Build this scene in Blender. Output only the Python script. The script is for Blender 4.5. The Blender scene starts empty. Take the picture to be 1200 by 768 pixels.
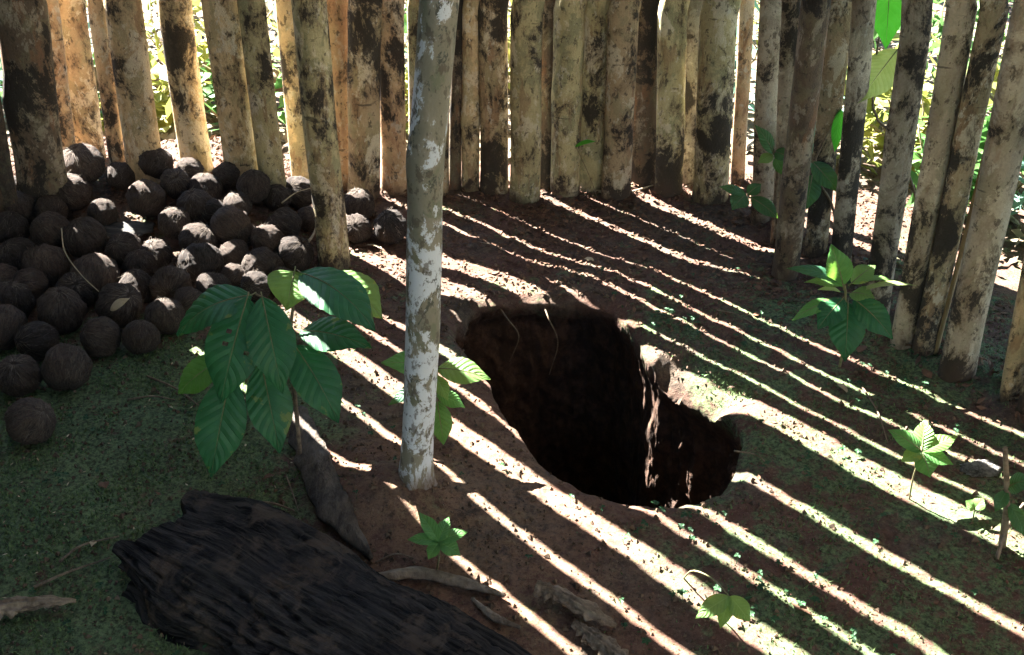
import bpy, bmesh, math, random
from mathutils import Vector, Matrix, noise
R_ = random.Random(7)
rad = math.radians
scene = bpy.context.scene
COL = scene.collection

# ---------------------------------------------------------------- camera
PITCH = rad(32.7); CAM_H = 1.65; FPX = 1167.0
cam_d = bpy.data.cameras.new('camera'); cam = bpy.data.objects.new('camera', cam_d); COL.objects.link(cam)
cam_d.sensor_width = 36.0; cam_d.lens = 36.0 * FPX / 1200.0
cam_d.clip_start = 0.05; cam_d.clip_end = 1500
cam.location = (0, 0, CAM_H); cam.rotation_euler = (math.pi / 2 - PITCH, 0, 0)
scene.camera = cam

# ---------------------------------------------------------------- sky and sun
SUN_AZ = rad(44)      # to the left of the view direction, behind the palisade
SUN_EL = rad(48)
world = bpy.data.worlds.new('World'); scene.world = world; world.use_nodes = True
wn = world.node_tree.nodes; wl = world.node_tree.links
sky = wn.new('ShaderNodeTexSky'); sky.sky_type = 'NISHITA'; sky.sun_disc = False
sky.dust_density = 0.3; sky.sun_elevation = SUN_EL; sky.sun_rotation = -SUN_AZ
wl.new(sky.outputs[0], wn['Background'].inputs[0]); wn['Background'].inputs[1].default_value = 0.05
sun_d = bpy.data.lights.new('sun', 'SUN'); sun = bpy.data.objects.new('sun', sun_d); COL.objects.link(sun)
sun_d.energy = 5.0; sun_d.angle = rad(0.22); sun_d.color = (1.0, 0.955, 0.89)
SD = Vector((-math.sin(SUN_AZ) * math.cos(SUN_EL), math.cos(SUN_AZ) * math.cos(SUN_EL), math.sin(SUN_EL)))
sun.rotation_euler = SD.to_track_quat('Z', 'Y').to_euler(); sun.location = SD * 20
vs = scene.view_settings
vs.view_transform = 'Standard'; vs.look = 'None'; vs.gamma = 1.0; vs.use_curve_mapping = False
vs.exposure = 4.45
scene.cycles.use_denoising = True
scene.cycles.max_bounces = 8
scene.cycles.sample_clamp_indirect = 6.0

# ---------------------------------------------------------------- projection helpers (used once, to find real places)
CT, ST = math.cos(PITCH), math.sin(PITCH)
def ray(x, y):
    dx = (x - 600) / FPX; dy = (384 - y) / FPX
    return Vector((dx, CT + dy * ST, -ST + dy * CT))
def gz(x, y, z=0.0):
    d = ray(x, y); return d * ((z - CAM_H) / d.z) + Vector((0, 0, CAM_H))
def gy(x, y, Y):
    d = ray(x, y); return d * (Y / d.y) + Vector((0, 0, CAM_H))
def depth(p):
    return p.y * CT - (p.z - CAM_H) * ST
def px2m(w, p):
    return w * depth(p) / FPX
TC, TS = math.cos(SUN_AZ), math.sin(SUN_AZ)
def tco(p): return p.x * TC + p.y * TS

# ---------------------------------------------------------------- object helpers
def mesh(name, verts, faces, mat=None, parent=None, smooth=True, uvs=None):
    me = bpy.data.meshes.new(name); me.from_pydata([tuple(v) for v in verts], [], faces)
    if smooth: me.polygons.foreach_set('use_smooth', [True] * len(me.polygons))
    if uvs:
        ul = me.uv_layers.new(name='UVMap')
        buf = []
        for l in me.loops: buf.extend(uvs[l.vertex_index])
        ul.data.foreach_set('uv', buf)
    me.update()
    o = bpy.data.objects.new(name, me); COL.objects.link(o)
    if mat: me.materials.append(mat)
    if parent: o.parent = parent
    return o
def empty(name, loc=(0, 0, 0)):
    o = bpy.data.objects.new(name, None); COL.objects.link(o); o.location = loc; o.empty_display_size = 0.1
    return o
def tag(o, label, cat, group=None):
    o['label'] = label; o['category'] = cat
    if group: o['group'] = group
    return o
def kind(o, k, label=None, cat=None):
    o['kind'] = k
    if label: o['label'] = label
    if cat: o['category'] = cat
    return o
def lerp(a, b, t): return a + (b - a) * t
def sstep(a, b, x):
    t = min(1, max(0, (x - a) / (b - a))); return t * t * (3 - 2 * t)
def fbm(x, y, z=0.0, o=4):
    return noise.fractal(Vector((x, y, z)), 1.0, 2.0, o)

def tube(name, pts, radii, seg=8, mat=None, parent=None, rough=0.0, seed=0.0, cap=True, flat=None):
    """swept tube along points; radii per point; rough = relative noise; one mesh"""
    vs_, fs = [], []
    n = len(pts); up = Vector((0.13, 0.31, 0.94)).normalized()
    prev = None
    for i, p in enumerate(pts):
        t = (pts[min(i + 1, n - 1)] - pts[max(i - 1, 0)]).normalized()
        a = prev if prev else (up.cross(t) if abs(up.dot(t)) < 0.95 else Vector((1, 0, 0)).cross(t))
        a = (a - t * a.dot(t)).normalized(); b = t.cross(a); prev = a
        for k in range(seg):
            an = 2 * math.pi * k / seg
            r = radii[i]
            if rough:
                q = p + (a * math.cos(an) + b * math.sin(an)) * r
                r *= 1 + rough * (noise.noise(q * 9 + Vector((seed, 0, 0))) + 0.5 * noise.noise(q * 27 + Vector((0, seed, 0))))
            fx = flat if flat else 1.0
            vs_.append(p + a * math.cos(an) * r + b * math.sin(an) * r * fx)
    for i in range(n - 1):
        for k in range(seg):
            k2 = (k + 1) % seg
            fs.append((i * seg + k, i * seg + k2, (i + 1) * seg + k2, (i + 1) * seg + k))
    if cap:
        fs.append(tuple(range(seg - 1, -1, -1))); fs.append(tuple((n - 1) * seg + k for k in range(seg)))
    return mesh(name, vs_, fs, mat, parent)

def spline(pts, n):
    """Catmull-Rom through pts, n samples"""
    P = [Vector(p) for p in pts]; P = [P[0] * 2 - P[1]] + P + [P[-1] * 2 - P[-2]]
    out = []; m = len(P) - 3
    for i in range(n):
        u = i / (n - 1) * m; k = min(int(u), m - 1); t = u - k
        a, b, c, d = P[k:k + 4]
        out.append(0.5 * ((2 * b) + (c - a) * t + (2 * a - 5 * b + 4 * c - d) * t * t + (3 * b - a - 3 * c + d) * t ** 3))
    return out

# ---------------------------------------------------------------- materials
class NT:
    def __init__(s, name):
        s.m = bpy.data.materials.new(name); s.m.use_nodes = True
        s.t = s.m.node_tree; s.n = s.t.nodes; s.l = s.t.links
        s.bsdf = s.n['Principled BSDF']; s.out = s.n['Material Output']
        s.bsdf.inputs['Specular IOR Level'].default_value = 0.25
    def new(s, t, **kw):
        nd = s.n.new(t)
        for k, v in kw.items():
            if hasattr(nd, k): setattr(nd, k, v)
        return nd
    def val(s, sock, v):
        if hasattr(v, 'is_output'): s.l.new(v, sock)
        else: sock.default_value = v
    def noise(s, vec, scale, detail=4, rough=0.6, dist=0.0):
        nd = s.n.new('ShaderNodeTexNoise'); s.l.new(vec, nd.inputs['Vector'])
        nd.inputs['Scale'].default_value = scale; nd.inputs['Detail'].default_value = detail
        nd.inputs['Roughness'].default_value = rough; nd.inputs['Distortion'].default_value = dist
        return nd.outputs['Fac']
    def ramp(s, fac, lo, hi):
        nd = s.n.new('ShaderNodeMapRange'); nd.interpolation_type = 'SMOOTHSTEP'
        s.l.new(fac, nd.inputs[0]); nd.inputs[1].default_value = lo; nd.inputs[2].default_value = hi
        return nd.outputs[0]
    def mix(s, fac, a, b, mode='MIX'):
        nd = s.n.new('ShaderNodeMix'); nd.data_type = 'RGBA'; nd.blend_type = mode
        s.val(nd.inputs[0], fac)
        for sock, v in ((nd.inputs[6], a), (nd.inputs[7], b)):
            if hasattr(v, 'is_output'): s.l.new(v, sock)
            else: sock.default_value = (*v, 1)
        return nd.outputs[2]
    def math(s, op, a, b=0.0):
        nd = s.n.new('ShaderNodeMath'); nd.operation = op
        s.val(nd.inputs[0], a); s.val(nd.inputs[1], b); return nd.outputs[0]
    def scaled(s, vec, sc):
        nd = s.n.new('ShaderNodeVectorMath'); nd.operation = 'MULTIPLY'; s.l.new(vec, nd.inputs[0]); nd.inputs[1].default_value = sc
        return nd.outputs[0]
    def objvec(s, rnd=True):
        tc = s.n.new('ShaderNodeTexCoord')
        if not rnd: return tc.outputs['Object']
        oi = s.n.new('ShaderNodeObjectInfo')
        m = s.math('MULTIPLY', oi.outputs['Random'], 37.0)
        nd = s.n.new('ShaderNodeVectorMath'); nd.operation = 'ADD'
        s.l.new(tc.outputs['Object'], nd.inputs[0]); s.l.new(m, nd.inputs[1]); return nd.outputs[0]
    def rnd(s): return s.n.new('ShaderNodeObjectInfo').outputs['Random']
    def finish(s, col, rough=0.85, bump=None, bstr=0.4, bdist=0.01):
        if hasattr(col, 'is_output'): s.l.new(col, s.bsdf.inputs['Base Color'])
        else: s.bsdf.inputs['Base Color'].default_value = (*col, 1)
        s.val(s.bsdf.inputs['Roughness'], rough)
        if bump is not None:
            b = s.n.new('ShaderNodeBump'); b.inputs['Strength'].default_value = bstr; b.inputs['Distance'].default_value = bdist
            s.l.new(bump, b.inputs['Height']); s.l.new(b.outputs[0], s.bsdf.inputs['Normal'])
        return s.m

def bark_mat(name, base, alt, dark_amt=0.5, green_amt=0.5, pale_amt=0.5, dark=(0.02, 0.018, 0.016), red=0.4):
    s = NT(name); v = s.objvec()
    vs1 = s.scaled(v, (1, 1, 0.6)); vs2 = s.scaled(v, (1, 1, 0.25))
    n1 = s.noise(vs1, 10, 6, 0.65, 0.4)
    col = s.mix(s.ramp(n1, 0.4, 0.6), base, alt)
    ng = s.noise(vs1, 15, 6, 0.7, 0.3)
    col = s.mix(s.math('MULTIPLY', s.ramp(ng, 0.48, 0.56), green_amt), col, (0.2, 0.2, 0.115))
    nr = s.noise(vs2, 15, 5, 0.65)
    col = s.mix(s.math('MULTIPLY', s.ramp(nr, 0.55, 0.63), red), col, (0.19, 0.1, 0.055))
    npale = s.noise(vs1, 8, 9, 0.74, 0.4)
    col = s.mix(s.math('MULTIPLY', s.ramp(npale, 0.53, 0.56), pale_amt), col, (0.6, 0.53, 0.4))
    np2 = s.noise(vs1, 27, 6, 0.7, 0.3)
    col = s.mix(s.math('MULTIPLY', s.ramp(np2, 0.6, 0.63), pale_amt), col, (0.5, 0.47, 0.39))
    # long zones where the blotches gather, different on every post
    zone = s.noise(s.scaled(v, (0.6, 0.6, 0.8)), 4.0, 2, 0.5)
    nd = s.noise(vs1, 10, 10, 0.78, 0.3)
    nd = s.math('ADD', nd, s.math('MULTIPLY', s.math('SUBTRACT', zone, 0.5), 0.5))
    lo = 0.655 - 0.19 * dark_amt
    col = s.mix(s.math('MULTIPLY', s.ramp(nd, lo - 0.05, lo + 0.0), 0.6), col, (0.12, 0.088, 0.058))
    col = s.mix(s.math('MULTIPLY', s.ramp(nd, lo, lo + 0.035), 0.9), col, dark)
    nd2 = s.noise(vs1, 46, 6, 0.7, 0.2)
    col = s.mix(s.math('MULTIPLY', s.ramp(nd2, 0.57, 0.62), 0.75), col, (0.06, 0.048, 0.036))
    nf = s.noise(v, 170, 3, 0.7)
    col = s.mix(0.5, col, s.mix(nf, (0.3, 0.28, 0.26), (1.35, 1.35, 1.35)), 'MULTIPLY')
    # fine cracks and growth rings round the stem
    rv = s.scaled(v, (0.2, 0.2, 1)); rn = s.noise(rv, 34, 4, 0.65)
    col = s.mix(s.math('MULTIPLY', s.ramp(rn, 0.66, 0.7), 0.65), col, dark)
    tint = s.mix(s.rnd(), (0.9, 0.88, 0.87), (1.25, 1.24, 1.2))
    col = s.mix(1.0, col, tint, 'MULTIPLY')
    # earth splashed and drawn up on the foot
    sx = s.n.new('ShaderNodeSeparateXYZ'); tc = s.n.new('ShaderNodeTexCoord'); s.l.new(tc.outputs['Object'], sx.inputs[0])
    ft = s.math('ADD', s.math('MULTIPLY', sx.outputs[2], -7.0), s.math('MULTIPLY', n1, 1.5))
    col = s.mix(s.math('MULTIPLY', s.ramp(ft, 0.25, 0.75), 0.8), col, (0.055, 0.038, 0.027))
    h = s.math('ADD', s.math('MULTIPLY', nd, -0.7), s.math('ADD', s.math('MULTIPLY', npale, 0.6), s.math('ADD', s.math('MULTIPLY', nf, 0.3), s.math('MULTIPLY', nd2, -0.3))))
    return s.finish(col, 0.9, h, 0.9, 0.01)

M = {}
M['bark_tan'] = bark_mat('bark_tan', (0.52, 0.39, 0.225), (0.38, 0.28, 0.16), 0.42, 0.45, 0.55, red=0.6)
M['bark_warm'] = bark_mat('bark_warm', (0.54, 0.37, 0.21), (0.42, 0.25, 0.14), 0.36, 0.25, 0.5, red=0.8)
M['bark_green'] = bark_mat('bark_green', (0.44, 0.38, 0.21), (0.33, 0.28, 0.15), 0.46, 0.7, 0.55, red=0.5)
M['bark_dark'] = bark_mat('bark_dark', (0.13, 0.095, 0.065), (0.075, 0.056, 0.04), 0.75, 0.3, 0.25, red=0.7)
M['bark_mottled'] = bark_mat('bark_mottled', (0.37, 0.28, 0.17), (0.25, 0.175, 0.105), 0.66, 0.45, 0.6, red=0.6)
M['bark_grey'] = bark_mat('bark_grey', (0.34, 0.29, 0.22), (0.23, 0.19, 0.14), 0.52, 0.3, 0.4, red=0.35)
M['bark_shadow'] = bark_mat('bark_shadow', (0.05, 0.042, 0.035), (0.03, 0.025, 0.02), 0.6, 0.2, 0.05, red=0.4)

def trunk_mat():
    s = NT('lichen_trunk'); v = s.objvec(False); v1 = s.scaled(v, (1, 1, 0.6))
    n1 = s.noise(v1, 14, 5, 0.6, 0.5)
    col = s.mix(s.ramp(n1, 0.38, 0.62), (0.2, 0.185, 0.135), (0.29, 0.255, 0.19))
    ng = s.noise(v1, 12, 5, 0.65, 0.6)
    col = s.mix(s.math('MULTIPLY', s.ramp(ng, 0.5, 0.6), 0.7), col, (0.13, 0.14, 0.085))
    ndk = s.noise(v1, 15, 9, 0.75, 0.4)
    col = s.mix(s.math('MULTIPLY', s.ramp(ndk, 0.53, 0.58), 0.85), col, (0.05, 0.055, 0.045))
    # white lichen, more of it on the lower trunk
    sx = s.n.new('ShaderNodeSeparateXYZ'); s.l.new(v, sx.inputs[0])
    low = s.ramp(sx.outputs[2], 1.15, 0.25)
    nl = s.noise(v1, 14, 9, 0.74, 0.5)
    nl2 = s.math('ADD', nl, s.math('ADD', s.math('MULTIPLY', low, 0.055), 0.034))
    col = s.mix(s.ramp(nl2, 0.56, 0.585), col, (0.55, 0.58, 0.6))
    nk = s.noise(v1, 48, 4, 0.7)
    col = s.mix(s.math('MULTIPLY', s.ramp(nk, 0.54, 0.62), 0.75), col, (0.09, 0.075, 0.055))
    ft = s.math('ADD', s.math('MULTIPLY', sx.outputs[2], -9.0), s.math('MULTIPLY', n1, 1.7))
    col = s.mix(s.math('MULTIPLY', s.ramp(ft, -0.25, 0.3), 0.85), col, (0.1, 0.065, 0.043))
    h = s.math('ADD', s.math('MULTIPLY', nl2, 0.6), s.math('MULTIPLY', nk, 0.3))
    return s.finish(col, 0.85, h, 0.7, 0.006)
M['trunk'] = trunk_mat()

def ground_mat():
    s = NT('soil'); v = s.objvec(False)
    n1 = s.noise(v, 3.2, 6, 0.65, 0.4); n2 = s.noise(v, 22, 6, 0.7); n3 = s.noise(v, 95, 4, 0.7); n4 = s.noise(v, 260, 3, 0.7)
    col = s.mix(s.ramp(n2, 0.35, 0.68), (0.036, 0.027, 0.02), (0.1, 0.074, 0.052))
    col = s.mix(s.math('MULTIPLY', s.ramp(n1, 0.36, 0.56), 0.75), col, (0.085, 0.038, 0.026))
    sx = s.n.new('ShaderNodeSeparateXYZ'); s.l.new(v, sx.inputs[0])
    X, Y = sx.outputs[0], sx.outputs[1]
    # moss: the damp left front of the yard and the ground right of the pit, broken up by noise
    nm = s.noise(v, 5.5, 6, 0.7, 0.5); nm2 = s.noise(v, 30, 5, 0.75)
    left = s.math('MULTIPLY', s.ramp(X, -0.3, -0.75), s.ramp(Y, 2.75, 2.3))
    right = s.math('MULTIPLY', s.ramp(X, 0.1, 0.7), s.ramp(Y, 3.1, 2.6))
    zone = s.math('MAXIMUM', s.math('MULTIPLY', left, 0.17), s.math('MULTIPLY', right, 0.085))
    mm = s.math('ADD', s.math('ADD', s.math('MULTIPLY', nm, 0.6), s.math('MULTIPLY', nm2, 0.4)), zone)
    mcol = s.mix(s.ramp(n3, 0.35, 0.65), (0.02, 0.055, 0.022), (0.1, 0.17, 0.07))
    col = s.mix(s.math('MULTIPLY', s.ramp(mm, 0.53, 0.63), 0.7), col, mcol)
    # pale trodden earth between the pit and the slender tree
    tr = s.math('MULTIPLY', s.ramp(X, -0.6, -0.25), s.ramp(X, 0.45, 0.1))
    tr = s.math('MULTIPLY', tr, s.ramp(Y, 2.5, 2.0))
    col = s.mix(s.math('MULTIPLY', s.math('MULTIPLY', tr, s.ramp(nm2, 0.36, 0.6)), 0.75), col, (0.155, 0.092, 0.056))
    # pale leaf mould outside the palisade
    out = s.ramp(Y, 3.75, 4.1)
    col = s.mix(s.math('MULTIPLY', out, s.ramp(n2, 0.3, 0.6)), col, (0.12, 0.1, 0.065))
    dark = s.ramp(n3, 0.28, 0.52)
    col = s.mix(0.7, col, s.mix(dark, (0.5, 0.47, 0.44), (1.15, 1.15, 1.15)), 'MULTIPLY')
    gr = s.noise(v, 150, 4, 0.75)
    col = s.mix(s.math('MULTIPLY', s.ramp(gr, 0.6, 0.66), 0.55), col, (0.19, 0.15, 0.11))
    col = s.mix(s.math('MULTIPLY', s.ramp(gr, 0.42, 0.36), 0.65), col, (0.018, 0.014, 0.011))
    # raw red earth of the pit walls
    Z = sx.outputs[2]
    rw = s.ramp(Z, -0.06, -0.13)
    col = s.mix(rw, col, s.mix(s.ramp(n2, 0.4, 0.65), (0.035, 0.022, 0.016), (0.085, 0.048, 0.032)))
    h = s.math('ADD', s.math('MULTIPLY', n2, 0.5), s.math('ADD', s.math('MULTIPLY', n3, 0.5), s.math('MULTIPLY', n4, 0.25)))
    return s.finish(col, 0.95, h, 0.8, 0.014)
M['soil'] = ground_mat()

def simple_mat(name, a, b, scale=20, rough=0.8, bstr=0.5, bd=0.005, stretch=(1, 1, 1), island=False, transl=None):
    s = NT(name); v = s.scaled(s.objvec(), stretch)
    n1 = s.noise(v, scale, 5, 0.65, 0.3); n2 = s.noise(v, scale * 5, 4, 0.7)
    f = s.ramp(s.math('ADD', s.math('MULTIPLY', n1, 0.7), s.math('MULTIPLY', n2, 0.3)), 0.35, 0.65)
    if island:
        gi = s.n.new('ShaderNodeNewGeometry'); f = s.math('ADD', s.math('MULTIPLY', f, 0.35), s.math('MULTIPLY', gi.outputs['Random Per Island'], 0.65))
    col = s.mix(f, a, b)
    s.finish(col, rough, n2, bstr, bd)
    if transl:
        tb = s.n.new('ShaderNodeBsdfTranslucent'); s.l.new(s.mix(0.0, col, col), tb.inputs[0])
        mx = s.n.new('ShaderNodeMixShader'); mx.inputs[0].default_value = transl
        s.l.new(s.bsdf.outputs[0], mx.inputs[1]); s.l.new(tb.outputs[0], mx.inputs[2]); s.l.new(mx.outputs[0], s.out.inputs[0])
    return s.m
M['husk'] = None
def husk_mat():
    s = NT('nut_husk'); v = s.objvec()
    tc = s.n.new('ShaderNodeTexCoord'); uv = s.scaled(tc.outputs['UV'], (20, 3.2, 1))
    nf = s.noise(uv, 2.2, 6, 0.75, 1.2); n2 = s.noise(v, 60, 5, 0.7); n1 = s.noise(v, 18, 4, 0.6)
    f = s.math('ADD', s.math('MULTIPLY', nf, 0.4), s.math('MULTIPLY', n2, 0.6))
    col = s.mix(s.ramp(f, 0.38, 0.66), (0.007, 0.007, 0.007), (0.12, 0.098, 0.084))
    col = s.mix(s.math('MULTIPLY', s.ramp(n1, 0.5, 0.66), 0.6), col, (0.07, 0.034, 0.022))
    col = s.mix(0.6, col, s.mix(s.rnd(), (0.2, 0.22, 0.23), (1.4, 1.25, 1.1)), 'MULTIPLY')
    return s.finish(col, 0.95, f, 1.0, 0.012)
M['husk'] = husk_mat()
M['fibre'] = simple_mat('husk_fibre', (0.01, 0.009, 0.008), (0.22, 0.18, 0.145), 30, 0.9, island=True)
M['litter'] = simple_mat('dead_leaf_litter', (0.03, 0.018, 0.012), (0.16, 0.085, 0.05), 30, 0.85, island=True)
M['litter_outer'] = simple_mat('outer_dead_leaves', (0.05, 0.034, 0.02), (0.2, 0.165, 0.11), 30, 0.8, island=True)
M['litter_pale'] = simple_mat('pale_dead_leaves', (0.16, 0.1, 0.05), (0.5, 0.42, 0.28), 30, 0.8, island=True)
M['crumb'] = simple_mat('soil_crumb', (0.04, 0.028, 0.02), (0.15, 0.105, 0.07), 60, 0.95, island=True)
M['moss'] = simple_mat('moss', (0.02, 0.055, 0.018), (0.15, 0.215, 0.085), 14, 0.9, island=True, transl=0.2)
M['cover'] = simple_mat('ground_cover_leaf', (0.012, 0.045, 0.018), (0.03, 0.085, 0.032), 14, 0.6, island=True, transl=0.25)
M['dry'] = simple_mat('dry_leaf', (0.075, 0.055, 0.037), (0.24, 0.185, 0.13), 22, 0.8, 0.6, 0.004, (1, 1, 1))
M['driftwood'] = simple_mat('weathered_wood', (0.09, 0.07, 0.05), (0.22, 0.18, 0.135), 14, 0.85, 1.0, 0.008, (1, 1, 0.3))
M['slab'] = simple_mat('slab_wood', (0.025, 0.02, 0.016), (0.1, 0.082, 0.064), 10, 0.85, 1.0, 0.01, (3, 1, 1))
M['twig'] = simple_mat('twig', (0.07, 0.05, 0.035), (0.2, 0.15, 0.1), 40, 0.85)
M['vine'] = simple_mat('pale_vine', (0.2, 0.16, 0.1), (0.36, 0.3, 0.2), 40, 0.8)
M['stem'] = simple_mat('green_stem', (0.1, 0.12, 0.05), (0.2, 0.17, 0.09), 40, 0.6)
M['cane'] = simple_mat('split_cane', (0.22, 0.15, 0.08), (0.42, 0.31, 0.18), 30, 0.7, 0.6, 0.004, (1, 1, 0.1))
M['white_stone'] = simple_mat('pale_stone', (0.07, 0.065, 0.06), (0.36, 0.34, 0.31), 46, 0.95, 1.0, 0.03)  # pale colour standing for a sunlit patch
M['sheath'] = simple_mat('palm_sheath', (0.02, 0.021, 0.021), (0.07, 0.067, 0.06), 24, 0.8, 0.8, 0.006, (0.4, 3, 1))

def char_mat():
    s = NT('charred_wood'); v = s.objvec(False)
    tc = s.n.new('ShaderNodeTexCoord'); uv = tc.outputs['UV']
    uvs_ = s.scaled(uv, (3, 30, 1))
    n1 = s.noise(v, 9, 5, 0.65, 0.4); n2 = s.noise(uvs_, 3, 5, 0.7, 0.3); n3 = s.noise(v, 90, 4, 0.7)
    col = s.mix(s.ramp(n2, 0.36, 0.66), (0.005, 0.005, 0.006), (0.045, 0.041, 0.038))
    col = s.mix(s.math('MULTIPLY', s.ramp(n1, 0.52, 0.64), 0.75), col, (0.085, 0.064, 0.048))
    n5 = s.noise(v, 6, 5, 0.7)
    col = s.mix(s.math('MULTIPLY', s.ramp(n5, 0.5, 0.66), 0.5), col, (0.025, 0.024, 0.026))
    s.bsdf.inputs['Specular IOR Level'].default_value = 0.08
    return s.finish(col, 0.98, s.math('ADD', n2, s.math('MULTIPLY', n3, 0.5)), 1.0, 0.012)
M['char'] = char_mat()

def leaf_mat(name, a, b, vein=(0.1, 0.2, 0.06), transl=0.35, tcol=None, rough=0.5, nv=9, spots=0.0):
    s = NT(name); v = s.objvec()
    tc = s.n.new('ShaderNodeTexCoord'); sx = s.n.new('ShaderNodeSeparateXYZ'); s.l.new(tc.outputs['UV'], sx.inputs[0])
    au = s.math('ABSOLUTE', s.math('SUBTRACT', sx.outputs[0], 0.5))      # 0 at midrib, .5 at margin
    ph = s.math('SUBTRACT', s.math('MULTIPLY', sx.outputs[1], nv), s.math('MULTIPLY', au, nv * 0.42))
    fr = s.math('ABSOLUTE', s.math('SUBTRACT', s.math('FRACT', ph), 0.5))
    side = s.ramp(fr, 0.075, 0.02); mid = s.ramp(au, 0.03, 0.012)
    vm = s.math('MAXIMUM', s.math('MULTIPLY', side, 0.35), s.math('MULTIPLY', mid, 0.8))
    n1 = s.noise(v, 30, 5, 0.6); n2 = s.noise(v, 150, 3, 0.6)
    col = s.mix(s.ramp(n1, 0.35, 0.65), a, b)
    col = s.mix(vm, col, vein)
    if spots:
        n3 = s.noise(v, 22, 4, 0.6); edge = s.math('ADD', n3, s.math('MULTIPLY', au, 0.25))
        col = s.mix(s.math('MULTIPLY', s.ramp(edge, 0.7, 0.74), spots), col, (0.4, 0.33, 0.04))
    hb = s.math('ADD', s.math('MULTIPLY', vm, -0.6), s.math('ADD', s.math('MULTIPLY', fr, 0.8), s.math('MULTIPLY', n2, 0.12)))
    s.finish(col, rough, hb, 0.6, 0.006)
    s.bsdf.inputs['Specular IOR Level'].default_value = 0.4
    tb = s.n.new('ShaderNodeBsdfTranslucent')
    s.l.new(s.mix(0.8, col, tcol or (0.16, 0.34, 0.04)), tb.inputs[0])
    mx = s.n.new('ShaderNodeMixShader'); mx.inputs[0].default_value = transl
    s.l.new(s.bsdf.outputs[0], mx.inputs[1]); s.l.new(tb.outputs[0], mx.inputs[2]); s.l.new(mx.outputs[0], s.out.inputs[0])
    return s.m
M['leaf'] = leaf_mat('broad_leaf', (0.01, 0.075, 0.026), (0.02, 0.105, 0.036), (0.03, 0.125, 0.05), 0.22, (0.04, 0.26, 0.06), spots=0.25)
M['leaf_light'] = leaf_mat('young_leaf', (0.09, 0.2, 0.05), (0.14, 0.27, 0.07), (0.2, 0.33, 0.1), 0.45, (0.3, 0.45, 0.08), spots=0.6)
M['leaf_mid'] = leaf_mat('seedling_leaf', (0.045, 0.16, 0.035), (0.08, 0.22, 0.055), (0.12, 0.28, 0.08), 0.35)
M['leaf_dark'] = leaf_mat('shade_leaf', (0.012, 0.06, 0.028), (0.025, 0.1, 0.045), (0.05, 0.13, 0.06), 0.3)  # dark green leaf colour
M['leaf_pale'] = leaf_mat('ribbed_pale_leaf', (0.26, 0.34, 0.12), (0.36, 0.44, 0.18), (0.5, 0.56, 0.3), 0.45, (0.4, 0.5, 0.12), nv=14)
M['leaf_bright'] = leaf_mat('sunlit_thin_leaf', (0.05, 0.28, 0.03), (0.08, 0.36, 0.05), (0.12, 0.4, 0.08), 0.6, (0.1, 0.5, 0.03))  # bright green, strongly translucent leaf
def shrub_mat(name, a, b, t):
    return simple_mat(name, a, b, 12, 0.5, island=True, transl=t)
M['shrub_green'] = shrub_mat('shrub_green', (0.03, 0.1, 0.025), (0.12, 0.24, 0.06), 0.35)
M['canopy'] = simple_mat('canopy_leaf', (0.015, 0.04, 0.015), (0.045, 0.08, 0.03), 12, 0.5, island=True, transl=0.15)
M['shrub_yellow'] = shrub_mat('shrub_yellow', (0.12, 0.16, 0.035), (0.3, 0.28, 0.06), 0.4)
M['shrub_blue'] = shrub_mat('shrub_bluegreen', (0.05, 0.13, 0.09), (0.16, 0.28, 0.22), 0.3)

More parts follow.
